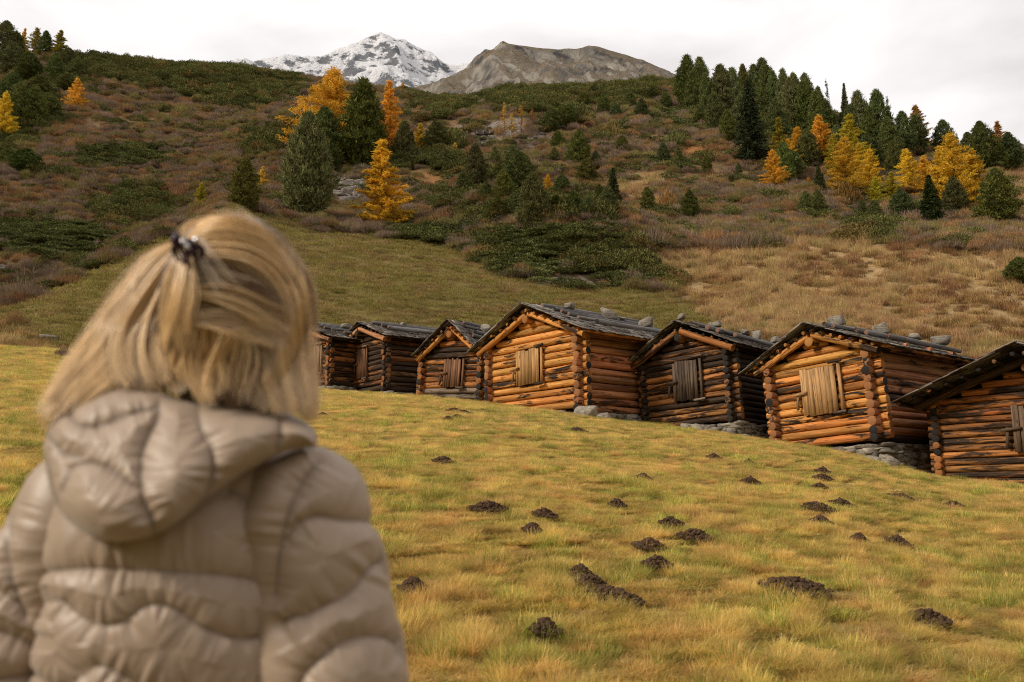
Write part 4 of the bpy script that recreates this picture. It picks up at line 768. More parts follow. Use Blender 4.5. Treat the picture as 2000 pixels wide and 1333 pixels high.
# short cropped pasture on the spur
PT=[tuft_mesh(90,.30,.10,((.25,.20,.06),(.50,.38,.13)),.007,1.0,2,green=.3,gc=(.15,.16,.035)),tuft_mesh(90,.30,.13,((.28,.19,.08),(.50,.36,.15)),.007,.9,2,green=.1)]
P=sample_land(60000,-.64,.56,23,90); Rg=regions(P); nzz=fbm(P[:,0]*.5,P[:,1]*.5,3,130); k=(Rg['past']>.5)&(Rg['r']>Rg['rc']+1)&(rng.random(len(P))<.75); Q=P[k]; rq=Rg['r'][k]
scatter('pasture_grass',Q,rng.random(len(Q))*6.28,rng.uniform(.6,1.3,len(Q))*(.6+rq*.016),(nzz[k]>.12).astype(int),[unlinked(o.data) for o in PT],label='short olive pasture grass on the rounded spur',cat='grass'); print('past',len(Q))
# foreground meadow
def tussock(n,root,reach,h,cols,wd,green,gc,mess=.5):
    a=rng.random(n)*6.283; q=np.sqrt(rng.random(n))*root; bx,by=np.cos(a)*q,np.sin(a)*q; a2=a+rng.normal(size=n)*mess; le=reach*(q/root)**.6*(.4+.8*rng.random(n)); hh=h*(.45+.75*rng.random(n))*(1-.35*(q/root))
    dx,dy=np.cos(a2)*le,np.sin(a2)*le; seg=4; t=np.linspace(0,1,seg+1); V=[]; px_,py_=-np.sin(a2),np.cos(a2); ww=wd*(.6+.8*rng.random(n)); fl=(rng.random(n)*.55)
    for s_ in t:
        k=s_**1.5; w_=ww*(1-s_*.88); cz=hh*(s_-fl*s_**2.6)
        V.append(np.stack([bx+dx*k-px_*w_,by+dy*k-py_*w_,cz],-1)); V.append(np.stack([bx+dx*k+px_*w_,by+dy*k+py_*w_,cz],-1))
    V=np.stack(V,1); m_=2*(seg+1); base=np.arange(n)[:,None]*m_; F_=np.concatenate([base+np.array([[2*k,2*k+1,2*k+3,2*k+2]]) for k in range(seg)])
    c0,c1=np.array(cols[0]),np.array(cols[1]); r=rng.random((n,1)); c=c0*(1-r)+c1*r; g_=rng.random(n)<green; c[g_]=np.array(gc)*(.7+.6*rng.random((g_.sum(),1)))
    cc=np.concatenate([np.repeat(c[:,None,:],m_,1),np.ones((n,m_,1))],2); return mesh('tussock',V.reshape(-1,3),[F_],[GRASS_M],attrs={'tone':('FLOAT_COLOR',cc.reshape(-1,4))},link=False)
GA=((.56,.385,.10),(.94,.70,.28)); GB=((.48,.36,.085),(.90,.68,.24)); GN=(.26,.32,.05)
MT=[tussock(520,.08,.075,.115,GA,.0013,.10,GN),tussock(520,.09,.10,.090,GA,.0013,.06,GN,.9),tussock(480,.08,.07,.130,GB,.0014,.48,GN),tussock(420,.15,.16,.050,((.52,.38,.15),(.88,.67,.30)),.0013,.1,GN,2.5),tussock(520,.13,.13,.070,GB,.0014,.30,GN,1.2)]
A=[]
for r0,r1,n in ((1.2,6.5,5600),(6.5,12,12000),(12,24,22000),(24,42,11000)):
    th=rng.uniform(-.72,.72,n); r=np.sqrt(rng.uniform(r0*r0,r1*r1,n)); A.append(np.stack([r*np.sin(th),r*np.cos(th)],-1))
XY=np.concatenate(A); Z=land(XY[:,0],XY[:,1]); P=np.concatenate([XY,Z[:,None]],1); Rg=regions(P); k=(Rg['r']<Rg['rc']+1.8)&(rng.random(len(P))<.9+.4*vnoise(P[:,0]*3.3,P[:,1]*3.3,171))
# keep clear of hut footprints
for q in HUTS.values():
    x,y,_z,yaw,W,Ln=q[:6]; a=(P[:,0]-x)*math.cos(yaw)-(P[:,1]-y)*math.sin(yaw); b=(P[:,0]-x)*math.sin(yaw)+(P[:,1]-y)*math.cos(yaw); k&=~((a>-W-.05)&(a<.1)&(b>-.05)&(b<Ln+.2))
P=P[k]; r=Rg['r'][k]; nz=fbm(P[:,0]*.45,P[:,1]*.45,4,150); n3=fbm(P[:,0]*1.7,P[:,1]*1.7,2,160)
n4=fbm(P[:,0]*4.5,P[:,1]*4.5,2,165); idx=np.where(n4+.6*n3>.24,2,np.where(nz>.05,1,np.where(n4+nz<-.38,3,0))); idx=np.where(rng.random(len(P))<.5,rng.choice(5,len(P),p=(.15,.15,.1,.3,.3)),idx)
s=rng.uniform(.75,1.3,len(P))*(1+np.maximum(r-8,0)*.03); n5=vnoise(P[:,0]*4.2,P[:,1]*4.2,170); s=np.stack([s,s,s*(.55+.65*n5**1.5)*(1-.25*sst(8,20,r))],-1)
scatter('meadow_grass',P,rng.random(len(P))*6.28,s,idx,[unlinked(o.data) for o in MT],label='yellow autumn grass of the sloping foreground meadow',cat='grass'); print('meadow',len(P))
# ---------------------------------------------------------------- single bushes, rocks, molehills
def bush(me,u,v,h,w,label,grp,nm='bush',col=None):
    zz=np.zeros(len(me.vertices)*3,np.float32); me.vertices.foreach_get('co',zz); zz=float(zz[2::3].max())
    P=hit(u,v); dist=P[1]*CP+P[2]*SP; ww=w/F*dist/2; hh=h/F*dist
    o=bpy.data.objects.new(nm,me); COL.objects.link(o); o.location=(P[0],P[1]+ww*.5,P[2]-.05); o.rotation_euler=(0,0,rng.random()*6.28); o.scale=(ww,ww,hh/zz)
    tag(o,label,'bush',grp); return o
gB='brown leafless bushes'; gG='green conifer bushes'
for a in [(0,1268,488,62,112,'big grey brown bush left of the dry grass, beside the juniper knoll'),(1,1325,475,50,90,'grey brown bush behind the big one beside the juniper knoll'),(0,1455,492,58,120,'wide grey brown bush in the middle of the shrub belt'),(2,1400,482,48,90,'reddish grey bush left of the wide middle one in the shrub belt'),
 (1,1520,484,44,80,'grey bush at the right end of the wide middle one in the shrub belt'),(0,1360,455,40,90,'grey bush below the second cone-shaped pine'),(0,1740,440,40,90,'grey bush right of the small pine among brown shrubs'),(1,1790,440,44,90,'grey bush before the round pine and the dark spruce'),(2,1925,488,42,80,'brown bush beneath the largest stone pine'),
 (0,80,560,62,110,'big bare bush on the flat at the left edge'),(1,40,590,60,110,'bare bush cut by the left edge above the dark gully'),(2,20,640,40,60,'small brown bush at the left edge by the stream bed'),(1,170,672,30,60,'low brown bush at the foot of the spur beside the hair'),(0,120,700,32,50,'heather bush around the grey boulder on the left')]: bush(BROWN[a[0]],*a[1:],gB)
for a in [(3,1680,474,52,120,'large olive bush in front of the small pines on the right'),(0,1355,468,40,70,'olive bush touching the grey belt under the second cone-shaped pine'),(3,1835,470,34,90,'olive bush below the dark pointed spruce'),(0,950,455,50,80,'dark dwarf pine at the left end of the knoll'),(1,1180,440,60,110,'bright green dwarf pine above the junipers'),(2,1100,432,56,110,'dwarf pine bush left of the bright green one'),
 (0,1130,530,60,110,'broad olive juniper bush low on the knoll'),(3,1195,275,56,62,'bronze dwarf pine beside the pale rock outcrop'),(1,1325,290,44,70,'bronze round bush under the skyline pines'),(2,515,290,50,100,'long dwarf pine hedge on the left hillside'),(0,800,425,16,80,'flat juniper right of the free-standing larch'),(1,1220,560,30,90,'juniper hanging over the lowest rocks of the knoll'),(2,1120,240,60,80,'dense dwarf pine over the scree'),(0,880,295,60,120,'dwarf pine bank left of the scree')]: bush(DWARFP[a[0]],*a[1:],gG)
bush(ORNB,1308,414,52,54,'round orange-brown bush between two cone-shaped pines',None); bush(ORNB,1660,405,66,92,'dark brown round bush at the foot of the wide yellow larch',None)
RK=stone_mat('grey_rock',(.07,.06,.052),(.34,.30,.26),(.14,.10,.05))
def rock(u,v,w,h,label,grp='grey rocks showing through the slope',n=5,nm='rock'):
    P=hit(u,v-h*.35); dist=P[1]*CP+P[2]*SP; ww=w/F*dist/2; hh=h/F*dist; mb=MB()
    for i in range(n*5 if n>1 else 1):
        x,y=(rng.normal()*.36*ww,rng.normal()*.7*hh) if n>1 else (0,0); z=float(land(P[0]+x,P[1]+y))-P[2]; s=rng.uniform(.10,.30)*min(ww,hh*1.4) if n>1 else ww*.9
        rock_piece(mb,(x,y,z+s*.12),(s*1.5,s,s*rng.uniform(.45,.9) if n>1 else hh*.5),1,rng.uniform(.55,1.15),rot=.5+rng.normal()*.4)
    o=mb.build(nm,[RK],smooth=False); o.location=P; tag(o,label,'rock',grp); return o
for a in [(690,392,90,40,'grey crag behind the free-standing orange larch',9),(650,365,40,26,'pale rock at the right foot of the tallest pine',4),(745,408,60,34,'rock face below the right branches of the free-standing larch',6),(905,440,40,44,'steep rock face left of the juniper knoll',6),(892,465,26,24,'small rock under the steep face left of the knoll',3),
 (940,275,60,30,'layered slabs at the left of the scree',6),(1060,290,46,40,'dark rocks at the right of the scree',5),(1000,305,60,20,'broken stones at the bottom of the scree',5),(1092,552,40,18,'pale low rocks at the bottom edge of the knoll',5),(1180,556,46,26,'dark rock with white vein at the bottom edge of the knoll',5),(1228,268,36,40,'pale rock outcrop beside the bronze dwarf pine',5),(1165,285,30,22,'small grey rock left of the pale outcrop',3),
 (620,455,40,20,'pile of stones below the tallest pine',7),(755,482,10,6,'tiny white stone on the open pasture',1),(165,158,22,42,'grey boulder near the left skyline',3),(118,118,24,12,'pale crag on the left skyline',3),(10,535,44,14,'flat grey slab at the left edge',1),(95,672,34,18,'round grey boulder in the dry grass at the left',1),(4,600,26,40,'dark rock at the left edge by the stream bed',3),
 (345,292,14,6,'small white rock in the left shrubs',1),(1395,205,0,0,'',1),(520,178,44,18,'grey rocks on the green left ridge',5),(1572,612,40,16,'weathered rocks in the dry grass above the second hut from the right',5),(1712,640,26,14,'dark stone in the dry grass behind the roof stones',2),(1300,545,12,10,'white stone right of the knoll',1),(1402,212,14,22,'pale rock under the skyline pines',2)]:
    if a[2]: rock(a[0],a[1],a[2],a[3],a[4],n=a[5])
def near_rock(u,v,yd,s,label,nm='boulder'):
    P=at(u,v,yd); z=float(land(P[0],P[1])); mb=MB(); rock_piece(mb,(0,0,0),s,1,1.1); o=mb.build(nm,[STONE],smooth=False); o.location=(P[0],P[1],z+s[2]*.45); tag(o,label,'rock','boulders at the foot of the huts')
near_rock(1146,797,20.4,(.34,.22,.22),'large pale boulder under the front corner of the middle orange hut'); near_rock(1180,800,20.9,(.25,.2,.16),'grey boulder right of the large pale one by the middle orange hut')
near_rock(1095,797,20.7,(.14,.12,.10),'small stone left of the large pale boulder'); near_rock(760,766,27.2,(.25,.2,.15),'pale stone under the front corner of the dark second hut'); near_rock(1345,824,19.6,(.20,.15,.14),'squared stone in the middle below the blackened hut'); near_rock(1362,826,19.4,(.17,.14,.15),'upright light stone beside the squared one below the blackened hut')
near_rock(1735,895,16.6,(.24,.18,.15),'pale boulder at the right corner of the second hut from the right'); near_rock(1700,884,17.1,(.26,.16,.10),'flat slab sloping from the corner of the second hut from the right')
# molehills
SOIL,_t,_b,_o=mat('fresh_soil'); _g=G(_t); _tc=_g.n('ShaderNodeTexCoord').outputs['Object']; _c=_g.mix(_g.noise(_tc,30,5,.7),(.030,.018,.011),(.16,.098,.062)); _g.set(_b.inputs['Base Color'],_c); _b.inputs['Roughness'].default_value=1; _b.inputs['Specular IOR Level'].default_value=.05; _g.set(_b.inputs['Normal'],_g.bump(_g.noise(_tc,60,4,.7),.8,.02))
def molehill(u,v,w,label,h=.30):
    P=hit(u,v) if True else None; th,t=elt(u,v); LR2=np.exp(np.linspace(math.log(2.2),math.log(40),1400)); zz=land(LR2*math.sin(th),LR2*math.cos(th))/LR2; k=np.nonzero(zz>=t)[0]; r=LR2[k[0]] if len(k) else 20; P=np.array([r*math.sin(th),r*math.cos(th),0]); P[2]=float(land(P[0],P[1]))
    R=w/F*math.hypot(P[1],P[2])/2*.92; h*=.75; mb=MB(); n=28; q=np.linspace(0,1,9)
    A,Q=np.meshgrid(np.arange(n)*2*np.pi/n,q,indexing='ij'); s=rng.random()*50; rad=Q*R*(1+.5*(vnoise(np.cos(A)*1.5+s,np.sin(A)*1.5+s,1)-.5)*2); x=rad*np.cos(A); y=rad*np.sin(A); H_=max(.05,R*h*1.5)
    z=H_*(1-Q**1.6)*(.15+1.6*vnoise(x/R*2.5+s,y/R*2.5,2))-.03*Q+.02*(vnoise(x*40+s,y*40,3)-.5); z=z+(land(P[0]+x,P[1]+y)-P[2])
    V=np.stack([x,y,z],-1).reshape(-1,3); i=np.arange(n)[:,None]*9+np.arange(8)[None]; j=((np.arange(n)+1)%n)[:,None]*9+np.arange(8)[None]; mb.add(V,np.stack([i,i+1,j+1,j],-1).reshape(-1,4))
    for _ in range(int(90+R*900)):
        a=rng.random()*6.28; d=R*rng.random()**.6*1.3; x,y=d*math.cos(a),d*math.sin(a); sz=rng.uniform(.004,.018)*(1+R*.8); zt=H_*max(0,1-(d/R)**1.6)*.9+float(land(P[0]+x,P[1]+y))-P[2]; rock_piece(mb,(x,y,zt+sz*.3+.01),(sz,sz*.8,sz*.7),sub=1)
    o=mb.build('molehill',[SOIL],smooth=False); o.location=P+np.array([0,0,.05]); tag(o,label,'molehill','molehills in the foreground meadow')
    return P,R
MH=[(1555,1170,112,'largest fresh molehill, alone in the right foreground'),(1200,1192,96,'big spread-out molehill in the centre foreground'),(1160,1166,60,'lumpy molehill touching the upper left of the big spread-out one'),(1136,1142,44,'small molehill above the lumpy one in the centre foreground'),(1818,1232,62,'molehill nearest the lower right corner'),(1065,1258,50,'low molehill nearest the bottom edge in the middle'),(806,1172,50,'flat molehill right beside the elbow of the jacket'),
 (1285,1122,48,'dark molehill below the peaked one'),(1270,1086,58,'peaked molehill in the middle of the meadow'),(1360,1064,58,'molehill right of the peaked one, upper of the pair'),(1312,1038,42,'small molehill above the centre pair'),(1064,1022,42,'round molehill left of centre, below the hut row'),(955,1008,62,'wide molehill nearest the shoulder of the woman'),(866,912,40,'molehill above the wide one, left part of the meadow'),
 (1206,1000,30,'lone small molehill between centre and the blackened hut'),(1257,945,28,'pointed small molehill under the blackened hut'),(1395,902,26,'flat faint molehill below the blackened hut'),(1463,914,22,'tiny molehill left of the second hut from the right'),(1467,952,34,'molehill below the tiny one in front of the bright huts'),(1608,930,26,'uppermost molehill under the bright hut with the wide shutter'),(1608,944,34,'second molehill down under the bright hut with the wide shutter'),(1601,963,28,'third molehill down under the bright hut with the wide shutter'),
 (1598,1004,60,'long molehill left of a pair on the right of the meadow'),(1645,997,44,'rough molehill right of the long one'),(1606,1034,36,'molehill just below the long one'),(1765,984,50,'crumbled molehill under the last hut'),(1863,998,34,'rightmost small molehill, below the last hut'),(1680,1070,28,'faint little molehill in the right meadow'),(1757,1075,40,'dark molehill right of the faint little one'),(1555,1060,0,''),
 (888,808,30,'left one of the highest molehills near the small brown hut'),(905,812,24,'right one of the highest molehills near the small brown hut'),(893,822,28,'dark molehill just under the highest pair'),(875,825,16,'tiny crumb heap left of the dark upper one'),(630,818,20,'molehill right beside the hair'),(1128,848,36,'flat molehill below the middle orange hut'),(1040,1053,34,'bare flattened molehill under the round one')]
for u,v,w_,l in MH:
    if w_: molehill(u,v,w_,l)
# ---------------------------------------------------------------- the woman seen from behind
SKIN,_t,_b,_o=mat('skin'); _b.inputs['Base Color'].default_value=(.52,.30,.21,1); _b.inputs['Roughness'].default_value=.5
CLOTH,_t,_b,_o=mat('dark_trousers'); _b.inputs['Base Color'].default_value=(.03,.032,.04,1)
def jacket_mat():
    m,t,b,o=mat('quilted_satin'); g=G(t); pos=g.n('ShaderNodeTexCoord').outputs['Object']
    n1=g.noise(g.mapv(pos,(9,9,9)),1,4,.6); n2=g.noise(g.mapv(pos,(1,1,1)),70,3,.6,.5); sm=g.attr('seam').outputs['Fac']
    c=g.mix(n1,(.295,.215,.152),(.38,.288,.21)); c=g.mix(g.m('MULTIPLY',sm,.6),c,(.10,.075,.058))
    g.set(b.inputs['Base Color'],c); b.inputs['Roughness'].default_value=.47; b.inputs['Specular IOR Level'].default_value=.42
    b.inputs['Sheen Weight'].default_value=.25; b.inputs['Sheen Roughness'].default_value=.4
    g.set(b.inputs['Normal'],g.bump(n2,.25,.003)); return m
JM=jacket_mat()
def z7(l): return [(X/2.5,800+Y/2.5) for X,Y in l]
def z6(l): return [(X/2.5,400+Y/2.5) for X,Y in l]
def smooth_line(l,n=8):
    P=np.array(l,float); 
    if len(P)<3: return P
    out=[]
    Q=np.vstack([2*P[0]-P[1],P,2*P[-1]-P[-2]])
    for i in range(1,len(Q)-2):
        t=np.linspace(0,1,n,endpoint=False)[:,None]; a,b,c,d=Q[i-1],Q[i],Q[i+1],Q[i+2]
        out.append(.5*((2*b)+(c-a)*t+(2*a-5*b+4*c-d)*t*t+(-a+3*b-3*c+d)*t**3))
    out.append(P[-1:]); return np.concatenate(out)
def seamdist(u,v,seams):
    D=np.full(u.shape,1e6); S=np.zeros(u.shape)
    for k,s in enumerate(seams):
        s=smooth_line(s); L0=k*900.
        for (x0,y0),(x1,y1) in zip(s[:-1],s[1:]):
            dx,dy=x1-x0,y1-y0; l2=dx*dx+dy*dy+1e-9; t=np.clip(((u-x0)*dx+(v-y0)*dy)/l2,0,1); d=np.hypot(u-x0-t*dx,v-y0-t*dy); w_=d<D
            D=np.where(w_,d,D); S=np.where(w_,L0+t*math.sqrt(l2),S); L0+=math.sqrt(l2)
    return D,S
PXM=1/1560.                                  # metres per photo pixel at her back
def puff(V,Nn,seams,H=.017,w=.024,wr=.0038,front_z=None):
    H*=.9
    u,v=px(V); D,S=seamdist(u,v,seams); D=D*PXM; back=sst(-.15,.25,-Nn[:,1])
    if front_z is not None:
        f=np.abs(((V[:,2]+.02*np.sin(V[:,0]*16)+10)/.105)%1-.5)*.105; f=.0525-f; D=np.where(back>.5,D,f)
    p=H*(1-np.exp(-D/w)); sm=np.exp(-(D/.0026)**2)
    n1=vnoise(S/13.,D/.05,11)-.5; n2=vnoise(S/5.5,D/.03,12)-.5
    k=wr*(n1*2.2+n2*1.0)*np.exp(-D/.030)*(1-np.exp(-D/.004))
    big=.003*fbm(V[:,0]*9+V[:,2]*7,V[:,2]*9-V[:,0]*5,3,14)+.0035*fbm((V[:,0]+V[:,2])*5,(V[:,2]-V[:,0])*15,3,18)
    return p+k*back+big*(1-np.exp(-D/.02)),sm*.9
def normals_grid(V,n,k):
    G_=V.reshape(k,n,3); du=np.roll(G_,-1,1)-np.roll(G_,1,1); dv=np.gradient(G_,axis=0); N_=np.cross(du,dv); return unit(N_).reshape(-1,3)
BC=np.array([-.412,1.15,0.]); YAW=math.radians(10)
SEAM_T=[z7([(60,835),(200,797),(400,780),(650,783),(900,796),(1100,812),(1360,850)]),
 z7([(165,1090),(185,1000),(220,940),(285,932),(345,962),(420,1022),(520,1055),(620,1030),(700,968),(780,952),(860,976),(950,1040),(1050,1092),(1170,1120),(1290,1102),(1400,1060)]),
 z7([(150,1260),(230,1330),(340,1345),(420,1280),(500,1252),(580,1290),(690,1350),(800,1400),(950,1370),(1100,1440),(1300,1480),(1480,1400)]),
 z7([(120,1560),(350,1640),(500,1560),(700,1650),(900,1600),(1100,1690),(1400,1620)]),z7([(120,1860),(400,1930),(700,1850),(1000,1950),(1400,1890)]),
 z7([(1120,400),(1190,430),(1230,500),(1260,590),(1290,660)])]
def torso():
    zt=[.105,.09,.065,.035,-.01,-.07,-.15,-.25,-.36,-.48,-.60,-.70]; a=[.062,.088,.128,.150,.163,.170,.172,.172,.175,.182,.19,.19]; b=[.062,.078,.090,.100,.112,.120,.124,.124,.128,.135,.142,.142]
    k,n=400,520; z=np.concatenate([np.linspace(.105,-.27,300,endpoint=False),np.linspace(-.27,-.70,100)])
    zi=-np.array(zt); A=pch(-z,zi,a); B=pch(-z,zi,b); ph=np.linspace(0,2*np.pi,n,endpoint=False)
    ex=1.0; X=A[:,None]*np.sign(np.cos(ph))*np.abs(np.cos(ph))**ex; Y=B[:,None]*np.sign(np.sin(ph))*np.abs(np.sin(ph))**ex
    c,s=math.cos(YAW),math.sin(YAW); V=np.stack([BC[0]+X*c-Y*s-.0*z[:,None],BC[1]+X*s+Y*c+.02*np.clip(z[:,None],-.3,.1)*0,np.repeat(z[:,None],n,1)],-1).reshape(-1,3)
    Nn=normals_grid(V,n,k); 
    if ((V-BC)*Nn)[:,:2].sum()<0: Nn=-Nn
    h,sm=puff(V,Nn,SEAM_T,H=.011,w=.013,wr=.0042,front_z=1); V=V+Nn*h[:,None]
    i=np.arange(k-1)[:,None]*n+np.arange(n)[None]; j=np.arange(k-1)[:,None]*n+(np.arange(n)[None]+1)%n
    q=np.stack([i,i+n,j+n,j],-1).reshape(-1,4)
    return V,q,sm
def tube_sleeve(path,rad,seams,H=.016):
    P=np.array(path,float); tt=np.linspace(0,1,len(P)); k,n=330,240; t=np.linspace(0,1,k); C=np.stack([pch(t,tt,P[:,i]) for i in range(3)],-1); R=pch(t,tt,rad)
    T=unit(np.gradient(C,axis=0)); e1=unit(np.cross(T,np.array([0,1.,0]))); e2=np.cross(T,e1); ph=np.linspace(0,2*np.pi,n,endpoint=False)
    V=(C[:,None]+R[:,None,None]*(np.cos(ph)[None,:,None]*e1[:,None]+np.sin(ph)[None,:,None]*e2[:,None]*.95)).reshape(-1,3)
    Nn=unit(V-np.repeat(C,n,0)); h,sm=puff(V,Nn,seams,H=H,w=.015,front_z=1); V=V+Nn*h[:,None]
    i=np.arange(k-1)[:,None]*n+np.arange(n)[None]; j=np.arange(k-1)[:,None]*n+(np.arange(n)[None]+1)%n
    q=np.stack([i,i+n,j+n,j],-1).reshape(-1,4); V=np.concatenate([V,[C[0],C[-1]]]); sm=np.concatenate([sm,[0,0]]); a=np.arange(n)
    tr=np.concatenate([np.stack([a,(a+1)%n,np.full(n,k*n)],-1),np.stack([(k-1)*n+(a+1)%n,(k-1)*n+a,np.full(n,k*n+1)],-1)]); return V,q,tr,sm
HOOD=[(84,872),(92,930),(108,985),(140,1025),(190,1052),(235,1058),(285,1050),(335,1028),(410,970),(480,922),(545,888),(590,876),(617,873),(619,850),(600,826),(560,808),(500,798),(440,792),(390,788),(345,778),(300,764),(240,757),(180,768),(130,790),(98,825)]
SEAM_H=[z7([(775,-40),(772,40),(735,110),(705,180),(692,260),(690,380),(705,470),(740,545),(760,620)]),z7([(960,-30),(965,20),(985,100),(1025,180),(1040,260),(1035,340),(1010,410),(960,480)]),
 z7([(300,400),(330,330),(350,290),(400,266),(450,262),(510,278),(580,320),(640,365),(690,392)]),z6([(330,1000),(355,1050),(400,1084),(470,1088),(550,1062),(640,1025),(710,1006),(775,1002)]),z6([(1365,1030),(1372,1110),(1352,1190)]),
 z7([(230,120),(280,190),(330,225),(400,235)]),z7([(215,230),(240,300),(255,380),(280,460)])]
def hood():
    st=1.6; us=np.arange(78,626,st); vs=np.arange(750,1066,st); U,Vv=np.meshgrid(us,vs); sd=sdpoly(U,Vv,smooth_line(HOOD+[HOOD[0]],5)[:-1]); D=np.maximum(sd,0)*PXM
    y0=1.075-(Vv-760)/300*.085+.00000*(U-340)**2; y0=y0-.0+((U-340)/300.)**2*.035
    prof=lambda D_,w_:np.sqrt(np.clip(1-(1-np.minimum(D_/w_,1))**2,0,1))
    Ds,S=seamdist(U,Vv,SEAM_H); Ds=Ds*PXM; h=.050*prof(D,.055); h=h+(.016*(1-np.exp(-Ds/.015))-.009)*np.minimum(D/.02,1)
    n1=vnoise(S/13.,Ds/.05,31)-.5; n2=vnoise(S/5,Ds/.02,32)-.5; h=h+.0034*(n1*2+n2)*np.exp(-Ds/.03)*(1-np.exp(-Ds/.003))*np.minimum(D/.02,1)
    h=h+.006*fbm(U/90,Vv/70,3,33)*np.minimum(D/.03,1)+.0020*(vnoise(S/9,D/.02,34)-.5)*np.exp(-D/.02)
    h=h+.014*np.exp(-(((U-175)/75)**2+((Vv-960)/60)**2))
    sm=np.exp(-(Ds/.0035)**2)*.9; rows_,cols_=U.shape
    front=np.stack([*(at(U.ravel(),Vv.ravel(),(y0-h).ravel()))],-1); backy=(y0+.03*prof(D,.05)); back=np.stack([*(at(U.ravel(),Vv.ravel(),backy.ravel()))],-1)
    ins=(sd>-st*.5); cell=ins[:-1,:-1]&ins[1:,:-1]&ins[:-1,1:]&ins[1:,1:]; r,c=np.nonzero(cell); a=r*cols_+c; q=np.stack([a,a+cols_,a+cols_+1,a+1],-1); N0=rows_*cols_
    V=np.concatenate([front,back]); q2=q[:,::-1]+N0; used=np.unique(np.concatenate([q.ravel(),q2.ravel()])); mp=np.full(2*N0,-1); mp[used]=np.arange(len(used))
    return V[used],mp[np.concatenate([q,q2])],np.concatenate([sm.ravel(),sm.ravel()])[used]
def at_arr(u,v,y): return np.stack(at(np.asarray(u,float),np.asarray(v,float),np.asarray(y,float)),-1)
# body: one skinned figure
HC=at(456,598,1.13)                                         # head centre
def body():
    fz=float(land(BC[0],BC[1])); FA=math.radians(34)         # the face looks to the right of straight ahead
    fd=np.array([math.sin(FA),math.cos(FA),0]); c,s=math.cos(YAW),math.sin(YAW)
    def b(x,y,z): return (BC[0]+x*c-y*s,BC[1]+x*s+y*c,z)
    hip=-.44; J=[b(0,0,hip),b(0,.0,-.30),b(0,0,-.15),b(0,.0,-.02),tuple(np.array([HC[0]-.01,HC[1]-.0,.07])),tuple(HC-np.array([0,0,.10])),tuple(HC+np.array([0,0,-.02])),tuple(HC+np.array([0,0,.055])),
      b(.11,0,.0),b(.190,-.05,-.26),b(.17,.08,-.40),b(.12,.20,-.42), b(-.12,.02,.0),b(-.225,.035,-.26),b(-.20,.14,-.40),b(-.13,.20,-.42),
      b(.09,0,-.50),b(.10,.01,-.82),b(.10,0,fz+.09),b(.10,.13,fz+.035), b(-.09,0,-.50),b(-.10,.01,-.82),b(-.10,0,fz+.09),b(-.10,.13,fz+.035), b(.10,.24,-.44), b(-.10,.24,-.44)]
    E=[(0,1),(1,2),(2,3),(3,4),(4,5),(5,6),(6,7),(3,8),(8,9),(9,10),(10,11),(3,12),(12,13),(13,14),(14,15),(0,16),(16,17),(17,18),(18,19),(0,20),(20,21),(21,22),(22,23),(11,24),(15,25)]
    R=[.12,.11,.105,.085,.040,.040,.070,.060,.05,.038,.03,.03,.05,.038,.03,.03,.08,.055,.042,.032,.08,.055,.042,.032,.025,.025]
    me=bpy.data.meshes.new('person'); me.from_pydata(J,E,[]); o=bpy.data.objects.new('tmp',me); COL.objects.link(o)
    m=o.modifiers.new('s','SKIN'); 
    for i,r in enumerate(R): me.skin_vertices[0].data[i].radius=(r,r)
    me.skin_vertices[0].data[0].use_root=True
    o.modifiers.new('u','SUBSURF').levels=3
    dg=bpy.context.evaluated_depsgraph_get(); m2=bpy.data.meshes.new_from_object(o.evaluated_get(dg)); bpy.data.objects.remove(o)
    V=np.zeros(len(m2.vertices)*3,np.float32); m2.vertices.foreach_get('co',V); V=V.reshape(-1,3).astype(float)
    d=V-HC; hd=d[:,2]>-.13; sd_=np.cross(fd,[0,0,1.]); f=d@fd; l=d@sd_; z=d[:,2]
    g_=lambda x,y,z_,a,b_,c_: np.exp(-(((f-x)/a)**2+((l-y)/b_)**2+((z-z_)/c_)**2))
    add=.012*g_(.085,0,-.02,.05,.05,.06)+.026*g_(.095,0,-.025,.03,.013,.020)+.010*g_(.085,0,-.085,.04,.025,.016)+.005*g_(.09,0,-.060,.03,.024,.008)-.008*g_(.085,.03,.0,.03,.014,.010)-.008*g_(.085,-.03,.0,.03,.014,.010)
    V[hd]+=(fd[None]*add[:,None])[hd]; 
    for sg in (-1,1):
        e_=g_(-.005,sg*.08,-.01,.018,.02,.030); V[hd]+=(np.outer(e_*.02*sg,sd_)-np.outer(e_*.006,fd))[hd]
    m2.vertices.foreach_set('co',V.astype(np.float32).ravel()); m2.polygons.foreach_set('use_smooth',np.ones(len(m2.polygons),bool)); m2.name='person'; m2.materials.clear(); m2.materials.append(SKIN); m2.update()
    p=bpy.data.objects.new('person',m2); COL.objects.link(p); return p,fd,sd_,b,fz
PER,FD,SDV,bb,FZ=body()
tag(PER,'woman with half-up blonde hair in a beige puffer jacket, seen from behind, blurred in front','person')
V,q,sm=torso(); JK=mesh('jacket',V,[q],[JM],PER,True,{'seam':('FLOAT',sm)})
SR_=[z7([(1400,640),(1440,580),(1480,545),(1550,525),(1650,540),(1790,548)]),z7([(1390,1040),(1440,1012),(1500,1005),(1580,960),(1660,925),(1730,870),(1780,800),(1820,755),(1870,742)]),z7([(1460,1360),(1500,1280),(1560,1220),(1640,1155),(1740,1115),(1830,1112),(1900,1130),(1960,1175)]),z7([(1500,1600),(1700,1480),(2000,1450)]),z7([(1550,260),(1480,350),(1430,450),(1400,560),(1370,700),(1350,900)])]
